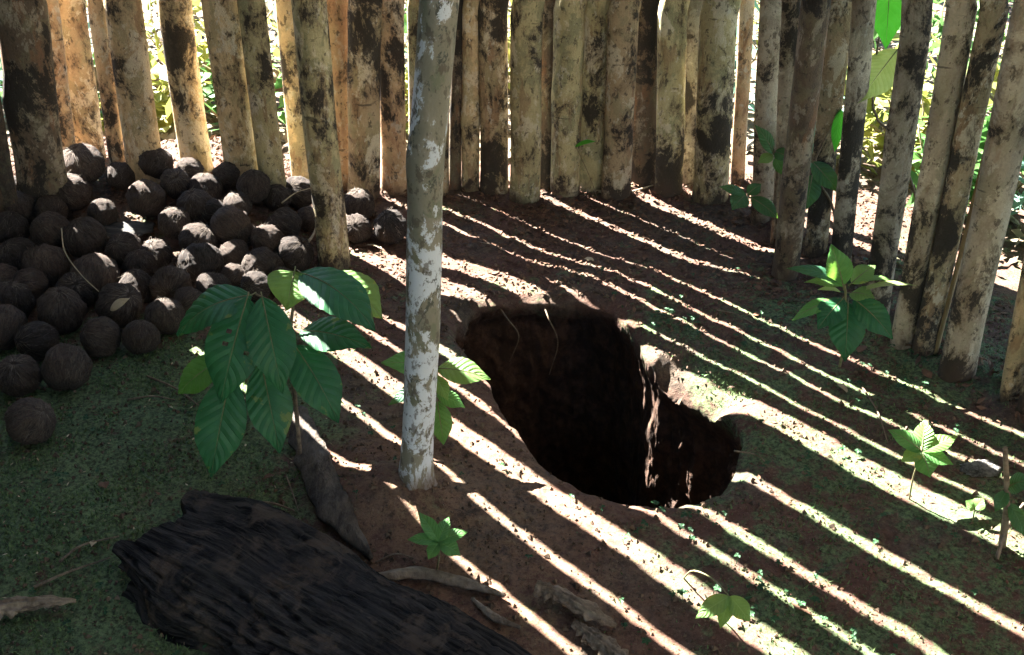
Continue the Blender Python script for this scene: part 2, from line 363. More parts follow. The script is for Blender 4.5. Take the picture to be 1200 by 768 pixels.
# ---------------------------------------------------------------- where the palisade posts stand
POSTS = [
 # xt, xb, yb, w, material, upper(t, r): unseen top bent to shape the sun stripes, label
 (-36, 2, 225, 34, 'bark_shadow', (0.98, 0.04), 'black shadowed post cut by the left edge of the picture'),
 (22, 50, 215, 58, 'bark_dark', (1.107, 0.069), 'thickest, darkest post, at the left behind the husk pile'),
 (56, 82, 206, 22, 'bark_warm', (1.248, 0.0535), 'narrow light-edged post squeezed against the thickest dark post'),
 (79, 109, 202, 38, 'bark_mottled', (1.4025, 0.044), 'brown post with a dark ring round it, left of the first bright gap'),
 (112, 140, 206, 20, 'bark_warm', (1.502, 0.0355), 'thin reddish post with a black streak, left end of the fence'),
 (143, 173, 208, 42, 'bark_tan', (1.609, 0.044), 'wide warm tan post left of the wide leafy gap'),
 (202, 232, 205, 38, 'bark_tan', (1.677, 0.042), 'leaning tan post standing alone between two leafy gaps'),
 (257, 285, 208, 40, 'bark_tan', (1.79, 0.047), 'pale tan post with dark scabs above the lit husks'),
 (294, 320, 214, 31, 'bark_green', (1.842, 0.04), 'mottled post with a black foot, right beside a pale tan one'),
 (334, 354, 212, 25, 'bark_tan', (1.902, 0.041), 'slim tan post half hidden by the stem standing in the pile'),
 (370, 380, 211, 26, 'bark_tan', (2.044, 0.03), 'post hidden behind the stem standing in the pile, only its edge showing'),  # unseen post added to block sun slipping through behind the stem
 (393, 401, 215, 27, 'bark_warm', (2.118, 0.033), 'light orange-tan post seen in the gap right of the stem in the pile'),
 (427, 426, 223, 38, 'bark_mottled', (2.145, 0.039), 'post blackened down its middle, left of the orange-edged one'),
 (458, 461, 218, 30, 'bark_warm', (2.2305, 0.0345), 'orange tan post glowing along its right edge, left of the lichened tree'),
 (486, 488, 216, 16, 'bark_green', (2.31, 0.034), 'sliver of a post showing just left of the lichened tree'),
 (510, 509, 213, 34, 'bark_tan', (2.338, 0.036), 'post almost wholly hidden behind the lichened tree'),  # filler post added where the tree hides an open sun gap
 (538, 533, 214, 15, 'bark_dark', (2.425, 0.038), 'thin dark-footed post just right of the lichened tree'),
 (553, 552, 215, 21, 'bark_tan', (2.465, 0.04), 'slim brown post, second to the right of the lichened tree'),
 (578, 579, 217, 33, 'bark_mottled', (2.512, 0.04), 'dark mottled post lit along its right edge beside a white gap'),
 (617, 615, 222, 36, 'bark_green', (2.595, 0.043), 'broad flat-faced greenish post right of the white gap'),
 (643, 640, 213, 32, 'bark_dark', (2.645, 0.04), 'thin black post between two broad greenish ones'),
 (667, 662, 222, 35, 'bark_green', (2.718, 0.036), 'greenish post with round dark scars low down, middle of the fence'),
 (699, 692, 214, 38, 'bark_green', (2.787, 0.036), 'post behind the small blade-like leaf, middle of the fence'),
 (731, 722, 222, 34, 'bark_mottled', (2.876, 0.04), 'black-spotted mossy post right of the blade-like leaf'),
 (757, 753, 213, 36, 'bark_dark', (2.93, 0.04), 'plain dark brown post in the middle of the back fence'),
 (788, 783, 223, 33, 'bark_green', (2.98, 0.042), 'pale post with a peeled pale foot, right of the plain dark brown one'),
 (812, 808, 214, 28, 'bark_grey', (3.03, 0.042), 'slender grey post left of the round smooth one'),
 (843, 832, 227, 42, 'bark_green', (3.09, 0.05), 'round smooth post, broadest of the back fence, with a shaded left side'),
 (875, 864, 217, 17, 'bark_warm', None, 'thin brown cane-like post lit along its edge, right of the broadest one'),
 (905, 893, 252, 28, 'bark_grey', None, 'grey post with a rusty patch behind the dark leafy plant'),
 (928, 916, 264, 23, 'bark_grey', None, 'pale black-spotted post half hidden behind the leaning dark post'),
 (986, 955, 290, 28, 'bark_mottled', None, 'dark mottled post right behind the leaning dark post'),
 (1013, 986, 308, 26, 'bark_grey', None, 'grey post partly covered by the hanging bright green leaf'),
 (1078, 1027, 362, 33, 'bark_grey', None, 'grey cracked post with white gaps on both its sides'),
 (1129, 1060, 396, 33, 'bark_grey', None, 'spotted grey post with a split cane along its right side'),
 (1168, 1083, 406, 30, 'bark_mottled', None, 'mottled post between the two split canes on the right'),
 (1214, 1122, 432, 44, 'bark_grey', None, 'broad pale post with sun patches and black blotches on the right'),
 (1266, 1187, 462, 30, 'bark_tan', None, 'narrow pale post at the right edge beyond the glaring gap'),
 (1335, 1207, 478, 34, 'bark_dark', None, 'dark post sliver cut by the right edge of the picture'),
]
FEET = {}
for _p in POSTS:
    _b = gz(_p[1], _p[2])
    for _i in (-1, 0, 1):
        for _j in (-1, 0, 1): FEET.setdefault((math.floor(_b.x / .2) + _i, math.floor(_b.y / .2) + _j), []).append((_b.x, _b.y))
# ---------------------------------------------------------------- ground with the pit
PIT_PX = [(533, 386), (550, 360), (598, 350), (650, 349), (700, 354), (735, 376), (757, 414), (797, 438), (846, 470), (871, 500), (868, 530),
          (848, 566), (812, 586), (760, 588), (712, 580), (668, 560), (630, 532), (605, 497), (575, 448), (552, 416)]
PIT = [gz(*p).xy for p in PIT_PX]
PC = sum(PIT, Vector((0, 0))) / len(PIT)
_pol = sorted((math.atan2(p.y - PC.y, p.x - PC.x), (p - PC).length) for p in PIT)
def pit_r(a):
    n = len(_pol)
    a = (a + math.pi) % (2 * math.pi) - math.pi
    for i in range(n):
        a0, r0 = _pol[i]; a1, r1 = _pol[(i + 1) % n]
        if i == n - 1: a1 += 2 * math.pi
        aa = a if a >= a0 else a + 2 * math.pi
        if a0 <= aa < a1:
            rm, rp = _pol[i - 1][1], _pol[(i + 2) % n][1]; t = (aa - a0) / (a1 - a0)
            return 0.5 * ((2 * r0) + (r1 - rm) * t + (2 * rm - 5 * r0 + 4 * r1 - rp) * t * t + (3 * r0 - rm - 3 * r1 + rp) * t ** 3)
    return _pol[0][1]
TREE_B = gz(488, 572, 0.03); TREE_B.z = 0.0
def pile_h(x, y):
    # earth heaped up against the palisade under the nut husks
    a = sstep(-0.55, -1.0, x + 0.25 * (y - 3.1))
    return 0.17 * a * sstep(2.85, 3.5, y + 0.05 * noise.noise(Vector((x * 4, y * 4, 3)))) * sstep(3.85, 3.6, y)
def ground_h(x, y):
    z = 0.012 * noise.noise(Vector((x * 1.7, y * 1.7, 0))) + 0.006 * noise.noise(Vector((x * 5, y * 5, 2)))
    d = math.hypot(x - TREE_B.x + 0.06, y - TREE_B.y + 0.01)
    z += 0.085 * math.exp(-(d / 0.14) ** 2)
    z += pile_h(x, y)
    c = 0.0
    for bx, by in FEET.get((math.floor(x / .2), math.floor(y / .2)), ()):
        c = max(c, math.exp(-((x - bx) ** 2 + (y - by) ** 2) / 0.0075))
    if c: z += c * 0.034 * (1 + 0.9 * noise.noise(Vector((x * 13, y * 13, 4))))
    return z
def ground_fine(x, y):
    z = ground_h(x, y)
    z += 0.0065 * fbm(x * 14, y * 14, 5, 3) + 0.003 * fbm(x * 55, y * 55, 9, 2)
    return z
_l = gz(815, 440).xy - PC; LIP = math.atan2(_l.y, _l.x)
def build_ground():
    K = 640
    vs_, fs = [], []
    ang = [2 * math.pi * k / K for k in range(K)]
    rin = [pit_r(a) * (1 + 0.018 * noise.noise(Vector((math.cos(a) * 6, math.sin(a) * 6, 1))) + 0.004 * noise.noise(Vector((math.cos(a) * 22, math.sin(a) * 22, 4)))) for a in ang]
    rings = []
    # pit floor and wall, from the centre outwards and upwards
    D = 1.5
    for f in (0.02, 0.2, 0.4, 0.6, 0.8, 0.95): rings.append(('floor', f, -D))
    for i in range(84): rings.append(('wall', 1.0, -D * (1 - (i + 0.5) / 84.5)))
    s = 0.0; st = 0.011
    offs = []
    while s < 260:
        offs.append(s)
        if s > 2.3: st *= 1.13
        s += st
    for s in offs: rings.append(('out', s, 0))
    for kind_, f, z in rings:
        for k, a in enumerate(ang):
            ca, sa = math.cos(a), math.sin(a)
            if kind_ == 'floor':
                r = rin[k] * f * 1.15; x, y = PC.x + ca * r, PC.y + sa * r
                zz = z + 0.05 * fbm(x * 6, y * 6, 3, 3)
            elif kind_ == 'wall':
                q = Vector((ca * 3.2, sa * 3.2, z * 3.5))
                q2 = Vector((ca * 11, sa * 11, z * 8))
                top = sstep(-0.05, 0, z)
                r = rin[k] * (1 + (1 - top) * (0.06 * noise.noise(q) + 0.05 * noise.noise(q2) + 0.03 * noise.noise(Vector((ca * 16, sa * 16, z * 26))) + 0.022 * noise.noise(Vector((ca * 34, sa * 34, z * 55))) + 0.014 * noise.noise(Vector((ca * 70, sa * 70, z * 110)))) - 0.03 * top * 0)
                r *= 1 + 0.18 * sstep(0, -0.16, z)
                x, y = PC.x + ca * r, PC.y + sa * r; zz = z
                da = (a - LIP + math.pi) % (2 * math.pi) - math.pi
                g0 = ground_fine(x, y) - 0.02 - 0.07 * sstep(0.5, 0.28, abs(da))
                zz = z + g0 * sstep(-0.3, 0, z)
            else:
                r = rin[k] + f
                if f > 3: r = lerp(rin[k], 0.5, sstep(3, 10, f)) + f
                x, y = PC.x + ca * r, PC.y + sa * r
                near = f < 6
                zz = ground_fine(x, y) if near else ground_h(x, y)
                zz -= 0.02 * (1 - sstep(0, 0.05, f)) ** 2
                da = (a - LIP + math.pi) % (2 * math.pi) - math.pi        # the sunny, crumbling lip on the right
                lw = sstep(0.5, 0.28, abs(da))
                if lw and f < 0.12: zz -= lw * (0.07 * (1 - f / 0.12) ** 1.3 + 0.03 * (1 - f / 0.12) * noise.noise(Vector((x * 18, y * 18, 3))))
                if f < 0.06: zz -= 0.008 * (1 - f / 0.06) * (0.3 + noise.noise(Vector((x * 22, y * 22, 8))))
            vs_.append((x, y, zz))
    c = len(vs_); vs_.append((PC.x, PC.y, -D))
    for k in range(K): fs.append((c, k, (k + 1) % K))
    for i in range(len(rings) - 1):
        b0, b1 = i * K, (i + 1) * K
        for k in range(K):
            k2 = (k + 1) % K
            fs.append((b0 + k, b1 + k, b1 + k2, b0 + k2))
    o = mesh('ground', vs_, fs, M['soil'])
    kind(o, 'structure')
    return o
build_ground()
def in_pit(x, y, m=0.02):
    d = Vector((x, y)) - PC
    return d.length < pit_r(math.atan2(d.y, d.x)) + m
def on_ground(px, py):
    p = gz(px, py); p = gz(px, py, ground_h(p.x, p.y)); p.z = ground_h(p.x, p.y); return p

# ---------------------------------------------------------------- palisade posts
POST_TOP = 4.6
def make_post(name, xt, xb, yb, wpx, mat, label, upper=None, lean_y=0.0, seg=18, group='palisade posts', cat='post', oval=0.55, knot=None, ztop=POST_TOP):
    """xt: picture column at the top edge, xb/yb: foot; upper = (t, r) where the stem stands seen along the sun, higher up"""
    B = gz(xb, yb); B = gz(xb, yb, ground_h(B.x, B.y))
    T = gy(xt, 0, B.y)
    mid = (B + T) / 2
    r0 = px2m(wpx, mid) / 2
    if upper:
        ux = T.x + (upper[0] - tco(T)) / TC; r1 = upper[1] / math.sqrt(TC * TC + (oval * TS) ** 2)
    else:
        ux = T.x + (T.x - B.x) * 0.6; r1 = r0 * 0.9
    zs = [-0.15, 0.0, 0.04, 0.1, 0.2] + [0.2 + 0.1 * i for i in range(1, 12)] + [1.6, 1.9, 2.2, 2.6, 3.0, 3.5, 4.0, ztop]
    sd = R_.random() * 50
    vs_, fs = [], []
    origin = Vector((B.x, B.y, 0))
    for z in zs:
        zz = z
        if z <= T.z:
            x = lerp(B.x, T.x, (z - B.z) / max(0.2, T.z - B.z))
        else:
            t = sstep(T.z, 1.05, z); x = lerp(T.x + (T.x - B.x) * 0.25 * min(1, z - T.z), ux, t)
        r = lerp(r0 * 1.02, r1, sstep(T.z + 0.05, 1.15, z))
        r *= 1 + 0.05 * math.exp(-max(0, z - B.z) / 0.05)
        wob = 0.006 * noise.noise(Vector((sd, 0, z * 2.2))) if z > 0.02 else 0
        for k in range(seg):
            an = 2 * math.pi * k / seg
            c, s_ = math.cos(an), math.sin(an)
            q = Vector((c * 1.3 + sd, s_ * 1.3, z * 3.0))
            rr = r * (1 + 0.05 * noise.noise(q) + 0.03 * noise.noise(q * 3.1))
            if knot and abs(z - knot[1]) < 0.09:
                dd = (1 + math.cos((z - knot[1]) / 0.09 * math.pi)) / 2
                rr *= 1 + 0.3 * dd * max(0, math.cos(an - knot[0]))
            vs_.append((x + wob + c * rr - origin.x, lean_y * z + s_ * rr * oval, zz))
    n = len(zs)
    for i in range(n - 1):
        for k in range(seg):
            k2 = (k + 1) % seg
            fs.append((i * seg + k, i * seg + k2, (i + 1) * seg + k2, (i + 1) * seg + k))
    fs.append(tuple((n - 1) * seg + k for k in range(seg)))
    o = mesh(name, vs_, fs, M[mat]); o.location = origin
    tag(o, label, cat, group)
    return o
for i, (xt, xb, yb, w, mat, up, lab) in enumerate(POSTS):
    make_post('palisade_post', xt, xb, yb, w, mat, lab, up, knot=(R_.uniform(3.5, 6), R_.uniform(0.2, 0.6)) if i % 4 == 1 else None, oval=(0.7 if 14 < i < 28 else 0.55))
# split canes tied between the right-hand posts
def cane(xt, xb, yb, w, lab):
    B = on_ground(xb, yb); T = gy(xt, 0, B.y - 0.02)
    pts = spline([B - Vector((0, 0, 0.05)), lerp(B, T, 0.5) + Vector((0.004, 0, 0)), T, T + (T - B) * 0.35], 14)
    o = tube('split_cane', pts, [px2m(w, B) / 2] * 14, 7, M['cane'], None, 0.15, xt, True, 0.6)
    tag(o, lab, 'cane', 'canes between the right-hand posts')
cane(1157, 1070, 398, 9, 'pale split cane standing between two spotted grey posts')
cane(1197, 1097, 412, 6, 'darker thin split cane left of the broad pale post')
# stems standing inside the yard
make_post('upright_stem', 361, 392, 312, 38, 'bark_green', 'grey-green stem standing free at the right edge of the husk pile', (1.64, 0.05), group='stems inside the yard', cat='stem', oval=1.0)
make_post('upright_stem', 956, 919, 322, 31, 'bark_dark', 'dark leaning stem standing forward of the right-hand fence', None, group='stems inside the yard', cat='stem', oval=1.0)
# the rest of the ring, left and right; carried on unseen behind the camera to cut sky light
ring_l = spline([(-2.03, 3.47, 0), (-2.32, 3.2, 0), (-2.58, 2.75, 0), (-2.68, 2.2, 0), (-2.6, 1.5, 0), (-2.4, 0.8, 0), (-2.1, 0.1, 0), (-1.6, -0.6, 0), (-1.0, -1.1, 0)], 300)
ring_r = spline([(1.48, 2.1, 0), (1.62, 1.7, 0), (1.76, 1.1, 0), (1.8, 0.4, 0), (1.6, -0.4, 0)], 160)
def walk(path, step):
    out = []; acc = step
    for a, b in zip(path, path[1:]):
        acc += (b - a).length
        if acc >= step: out.append(b); acc = 0
    return out
proto = {}
for side, path, step in (('left', ring_l, 0.08), ('right', ring_r, 0.13)):
    for p in walk(path, step):
        zs = [-0.15, 0.1, 0.4, 0.8, 1.3, 1.9, 2.6, 3.4, 4.5]
        r = R_.uniform(0.05, 0.062); sd = R_.random() * 99
        o = tube('palisade_post', [Vector((0.01 * noise.noise(Vector((sd, z, 0))), 0.01 * noise.noise(Vector((sd, z, 9))), z)) for z in zs],
                 [r * (1.05 - 0.02 * i) for i in range(9)], 12, M[R_.choice(['bark_dark', 'bark_mottled', 'bark_grey'])], None, 0.08, sd)
        o.location = (p.x, p.y, 0)
        tag(o, 'palisade post of the ring standing beyond the %s edge of the picture' % side, 'post', 'posts of the ring beyond the %s edge' % side)

# ---------------------------------------------------------------- slender lichened tree in front
def build_tree():
    root = empty('lichened_tree', TREE_B)
    tag(root, 'slender tree with white lichen on its trunk beside the pit', 'tree')
    Y = TREE_B.y
    px = [(486, 606, 40), (487, 566, 37), (490, 500, 37), (495, 400, 40), (497, 300, 42), (498, 230, 41), (500, 185, 42), (505, 120, 44), (510, 60, 46), (515, 0, 47)]
    pts = [gy(x, y, Y) - TREE_B for x, y, w in px]; rr = [w / 2 * depth(p + TREE_B) / FPX for (x, y, w), p in zip(px, pts)]
    for k in range(1, 12):
        pts.append(pts[9] + Vector((0.028 * k + 0.02 * math.sin(k), 0.01 * k, 0.36 * k))); rr.append(rr[9] * (1 - 0.055 * k))
    n = 110; P = spline(pts, n)
    RR = []
    m = len(pts) - 1
    for i in range(n):
        u = i / (n - 1) * m; k = min(int(u), m - 1); RR.append(lerp(rr[k], rr[k + 1], u - k))
    seg = 28; vs_, fs = [], []
    bz = (gy(484, 186, Y) - TREE_B).z
    for i, p in enumerate(P):
        for k in range(seg):
            an = 2 * math.pi * k / seg; c, s_ = math.cos(an), math.sin(an)
            r = RR[i] * (1 + 0.03 * noise.noise(Vector((c, s_, p.z * 6))) + 0.02 * noise.noise(Vector((c * 3, s_ * 3, p.z * 16))))
            r *= 1 + 0.13 * math.exp(-((p.z - bz) / 0.045) ** 2) * max(0, math.cos(an - math.pi * 1.06)) ** 2   # healed branch scar
            r *= 1 + 0.03 * math.exp(-((p.z - bz) / 0.06) ** 2)
            r *= 1 + (0.30 + 0.22 * math.cos(an * 4 + 1) + 0.12 * math.cos(an * 7)) * math.exp(-max(0, p.z - 0.03) / 0.045)
            vs_.append(p + Vector((c * r, s_ * r, 0)))
    for i in range(n - 1):
        for k in range(seg):
            k2 = (k + 1) % seg
            fs.append((i * seg + k, i * seg + k2, (i + 1) * seg + k2, (i + 1) * seg + k))
    mesh('trunk', vs_, fs, M['trunk'], root)
    # limbs and crown high above the picture
    top = P[-1]; lv, lf = [], []
    for b in range(9):
        a = b * 2.4; d = Vector((math.cos(a), math.sin(a), 0.55)).normalized()
        s0 = P[-1 - b * 3]; e = s0 + d * R_.uniform(0.7, 1.1)
        tube('limb', spline([s0, lerp(s0, e, 0.5) + Vector((0, 0, 0.05)), e], 8), [0.018 - 0.0018 * i for i in range(8)], 6, M['trunk'], root)
        for _ in range(60):
            c = lerp(s0, e, R_.uniform(0.3, 1.1)) + Vector((R_.gauss(0, .16), R_.gauss(0, .16), R_.gauss(0, .12)))
            leaf_bit(lv, lf, c, R_.uniform(0.06, 0.12), R_.uniform(0.4, 0.5))
    mesh('crown', lv, lf, M['shrub_green'], root)
def leaf_bit(vs_, fs, c, L, ar=0.45, flat=None, rnd=R_):
    """a small folded leaf of two quads"""
    if flat is None:
        d = Vector((rnd.gauss(0, 1), rnd.gauss(0, 1), rnd.gauss(0, .6))).normalized(); nrm = Vector((rnd.gauss(0, .5), rnd.gauss(0, .5), 1))
    else:
        a = rnd.uniform(0, 6.283); d = Vector((math.cos(a), math.sin(a), rnd.gauss(0, flat))).normalized(); nrm = Vector((rnd.gauss(0, flat), rnd.gauss(0, flat), 1))
    s = d.cross(nrm).normalized(); nn = s.cross(d)
    w = L * ar / 2; k = len(vs_); f = rnd.uniform(-0.3, 0.5) * w
    vs_ += [c - d * L / 2, c - s * w + nn * f, c + d * L / 2 - nn * f * 0.7, c + s * w + nn * f, c - nn * f * 0.3]
    fs += [(k, k + 4, k + 1), (k + 1, k + 4, k + 2), (k + 2, k + 4, k + 3), (k + 3, k + 4, k)]
build_tree()

# ---------------------------------------------------------------- the pile of nut husks
def husk_mesh(seed):
    U, V = 44, 30
    vs_, fs, uv = [], [], []
    for j in range(V + 1):
        th = math.pi * j / V
        for i in range(U):
            ph = 2 * math.pi * i / U
            d = Vector((math.sin(th) * math.cos(ph), math.sin(th) * math.sin(ph), math.cos(th)))
            q = d * 2.4 + Vector((seed * 7.1, 0, 0))
            r = 1 + 0.11 * noise.noise(q * 0.8) + 0.06 * noise.noise(d * 7 + Vector((0, seed, 0)))
            rdg = noise.noise(Vector((math.cos(ph) * 7, math.sin(ph) * 7, th * 0.9 + seed)))
            r += 0.07 * rdg * math.sin(th) ** 0.5 + 0.035 * noise.noise(d * 17 + Vector((seed, 3, 0)))
            r -= 0.2 * math.exp(-(th / 0.2) ** 2)           # stalk scar
            r -= 0.05 * math.exp(-((math.pi - th) / 0.25) ** 2)
            vs_.append(d * r); uv.append((i / U if i <= U / 2 else (U - i) / U, j / V))
    for j in range(V):
        for i in range(U):
            i2 = (i + 1) % U
            fs.append((j * U + i, (j + 1) * U + i, (j + 1) * U + i2, j * U + i2))
    o = mesh('husk', vs_, fs, M['husk'], None, True, uv); me = o.data
    bpy.data.objects.remove(o); return me
def fibre_mesh(seed, n=220):
    rr = random.Random(seed); vs_, fs = [], []
    for _ in range(n):
        ph = rr.uniform(0, 6.283); th0 = 0.1 + 2.2 * rr.random() ** 1.7; dl = rr.uniform(0.15, 0.5); lift = rr.choice((0.02, 0.06, 0.2)) * rr.random(); w = rr.uniform(0.005, 0.011); tw = rr.uniform(-.25, .25)
        k = len(vs_)
        for s in range(4):
            t = s / 3; th = th0 + dl * t; p2 = ph + tw * t
            d = Vector((math.sin(th) * math.cos(p2), math.sin(th) * math.sin(p2), math.cos(th)))
            sd = Vector((-math.sin(p2), math.cos(p2), 0))
            r = 1.0 + 0.03 + lift * t * t
            ww = w * (1 - 0.7 * t)
            vs_ += [d * r - sd * ww, d * r + sd * ww]
        for s in range(3): fs.append((k + 2 * s, k + 2 * s + 1, k + 2 * s + 3, k + 2 * s + 2))
    o = mesh('fibres', vs_, fs, M['fibre']); me = o.data; bpy.data.objects.remove(o); return me
HUSKS = [husk_mesh(s) for s in range(6)]; FIBS = [fibre_mesh(s) for s in range(4)]
BALLS = [
 # px, py, r px, label or None
 (30, 218, 18, 'husk with a sunlit top at the foot of the thickest dark post'),
 (83, 226, 24, 'big greenish-black husk with a white sun patch on its left side'),
 (97, 193, 24, 'large black husk in deep shadow against the posts, top of the pile'),
 (142, 206, 19, 'dark husk with a small lit cap below the thin reddish post'),
 (183, 191, 21, 'dark husk highest in the pile, standing before the wide leafy gap'),
 (172, 233, 24, 'brown husk with a lit right rim beside the grey palm sheath'),
 (206, 215, 19, 'dark husk tucked behind the brown one with the lit right rim'),
 (222, 200, 16, 'husk with a white sunlit cap below the leaning lone post'),
 (241, 222, 20, 'grey-brown husk with a dark stalk scar facing up, top of the pile'),
 (265, 206, 17, 'husk with lit top at the foot of the pale tan post'),
 (297, 219, 21, 'husk with the broadest sunlit cap, at the foot of the post with a black foot'),
 (350, 226, 20, 'brown husk just left of the free stem, near the fence'),
 (230, 243, 22, 'husk with a sun patch on its upper left, in front of the scarred one'),
 (278, 241, 18, 'husk with a lit left side below the broadest sunlit cap'),
 (270, 265, 23, 'shaded brown husk with a stalk scar on top, middle of the lit slope'),
 (333, 264, 20, 'round husk with a small ragged sun patch near the free stem'),
 (313, 281, 18, 'brown husk with a lit upper left, left above the lowest white-topped one'),
 (345, 298, 21, 'lowest white-topped husk, beside the heart-shaped pale leaf'),
 (304, 310, 21, 'shaggy brown husk left of the lowest white-topped one'),
 (362, 257, 15, 'small husk tucked against the left side of the free stem'),
 (23, 244, 22, 'dark husk with a small glint near the left edge, upper pile'),
 (11, 268, 21, 'reddish husk cut by the left edge, upper pile'),
 (60, 271, 22, 'shaded husk at the upper end of the pale trailing vine'), (100, 279, 25, 'brown shaggy husk below the one with a white left side'),
 (146, 293, 22, 'dim husk below the grey palm sheath'), (183, 298, 18, 'small dim husk below the brown one with the lit right rim'),
 (233, 283, 22, 'dim husk directly above the large one with pale fibres on top'), (236, 308, 26, 'large husk with pale fibres on top, left of the big-leaved plant'), (274, 298, 18, 'small husk below the scarred brown husk of the lit slope'), (274, 324, 16, 'small husk right of the large pale-fibred one, above the big leaves'),
 (112, 325, 27, 'husk with the pale vine end lying across it'), (53, 312, 25, 'shaded husk left of the one the vine end lies on'), (20, 302, 24, 'shaded husk near the left edge at the height of the vine'), (200, 335, 24, 'blackish husk above the reddish one left of the big-leaved plant'), (160, 337, 20, 'blackish husk right above the one carrying the yellow dead leaf'),
 (140, 358, 27, 'husk with a small yellow dead leaf lying on it'),
 (72, 364, 27, 'husk with pale fibres radiating from a deep stalk scar, left side'),
 (193, 371, 23, 'reddish husk left of the big-leaved plant, low in the pile'),
 (13, 354, 24, 'black husk near the left edge, left of the husk with radiating fibres'), (5, 384, 26, 'husk with pale fibres cut by the left edge, low in the pile'),
 (78, 431, 27, 'husk lying by itself at the front foot of the pile'),
 (36, 494, 28, 'nearest husk, rolled off alone onto the moss at the left'),
 (22, 440, 25, 'black husk at the left edge beside the one lying by itself'),
 (421, 240, 19, 'husk right of the free stem, with lit flecks, against the fence'),
 (418, 268, 18, 'shaded husk partly hidden by the free stem, on its right side'),
 (458, 267, 20, 'light brown husk lying apart, right of the free stem'),
 (325, 232, 17, 'small husk right of the one with the broadest sunlit cap'), (385, 250, 17, 'husk hidden mostly behind the free stem'), (120, 250, 18, 'small husk behind the left end of the palm sheath'), (60, 246, 18, 'small husk between the greenish-black one and the glinting one'), (285, 275, 16, 'small husk left of the brown one with a lit upper left'), (250, 250, 17, 'small husk squeezed between two sun-patched husks on the upper slope'),
 (205, 262, 19, 'husk right of the palm sheath in the middle of the pile'), (320, 310, 15, 'small husk between the shaggy brown one and the lowest white-topped one'), (35, 335, 22, 'black husk above the radiating-fibre one, to its left'), (88, 342, 22, 'black husk above the radiating-fibre one, to its right'), (165, 312, 20, 'dim husk in the centre of the pile below the palm sheath'), (250, 338, 20, 'husk just above the leftmost big green leaf'),
 (118, 395, 24, 'husk at the lower front of the pile below the dead-leaf husk'), (45, 400, 24, 'husk at the lower left front, above the one lying by itself'), (165, 395, 21, 'rightmost husk of the lowest front row'), (222, 355, 18, 'small husk behind the leftmost big green leaf'), (65, 215, 17, 'small husk between the sun-topped one and the big greenish-black one'), (5, 330, 22, 'half husk cut by the left edge in the middle of the pile'), (300, 335, 18, 'husk behind the big leaves, left of the heart-shaped leaf'), (330, 330, 16, 'small husk behind the heart-shaped pale leaf'),
]
GENERIC = 'dark fibrous nut husk in the shaded mass of the pile'
ball_n = 0
for (x, y, r, lab) in BALLS:
    # heap rises towards the fence
    Rw = 0.0
    p = gz(x, y, 0.06)
    for _ in range(4):
        hh = pile_h(p.x, p.y) + ground_h(p.x, p.y) - pile_h(p.x, p.y)
        Rw = r * depth(p) / FPX
        extra = 0.07 * sstep(330, 240, y) if x < 320 else 0.0
        p = gz(x, y, hh + Rw * 0.88 + extra)
    root = empty('nut_husk', p)
    root.rotation_euler = (R_.gauss(-0.25, 0.5), R_.gauss(0, 0.5), R_.uniform(0, 6.28)); root.scale = (Rw * R_.uniform(.93, 1.06), Rw * R_.uniform(.93, 1.06), Rw * R_.uniform(0.86, 1.04))
    tag(root, lab or GENERIC, 'nut husk', 'nut husks heaped against the palisade')
    a = bpy.data.objects.new('shell', HUSKS[ball_n % 6]); COL.objects.link(a); a.parent = root
    b = bpy.data.objects.new('fibres', FIBS[ball_n % 4]); COL.objects.link(b); b.parent = root; b['kind'] = 'stuff'
    ball_n += 1

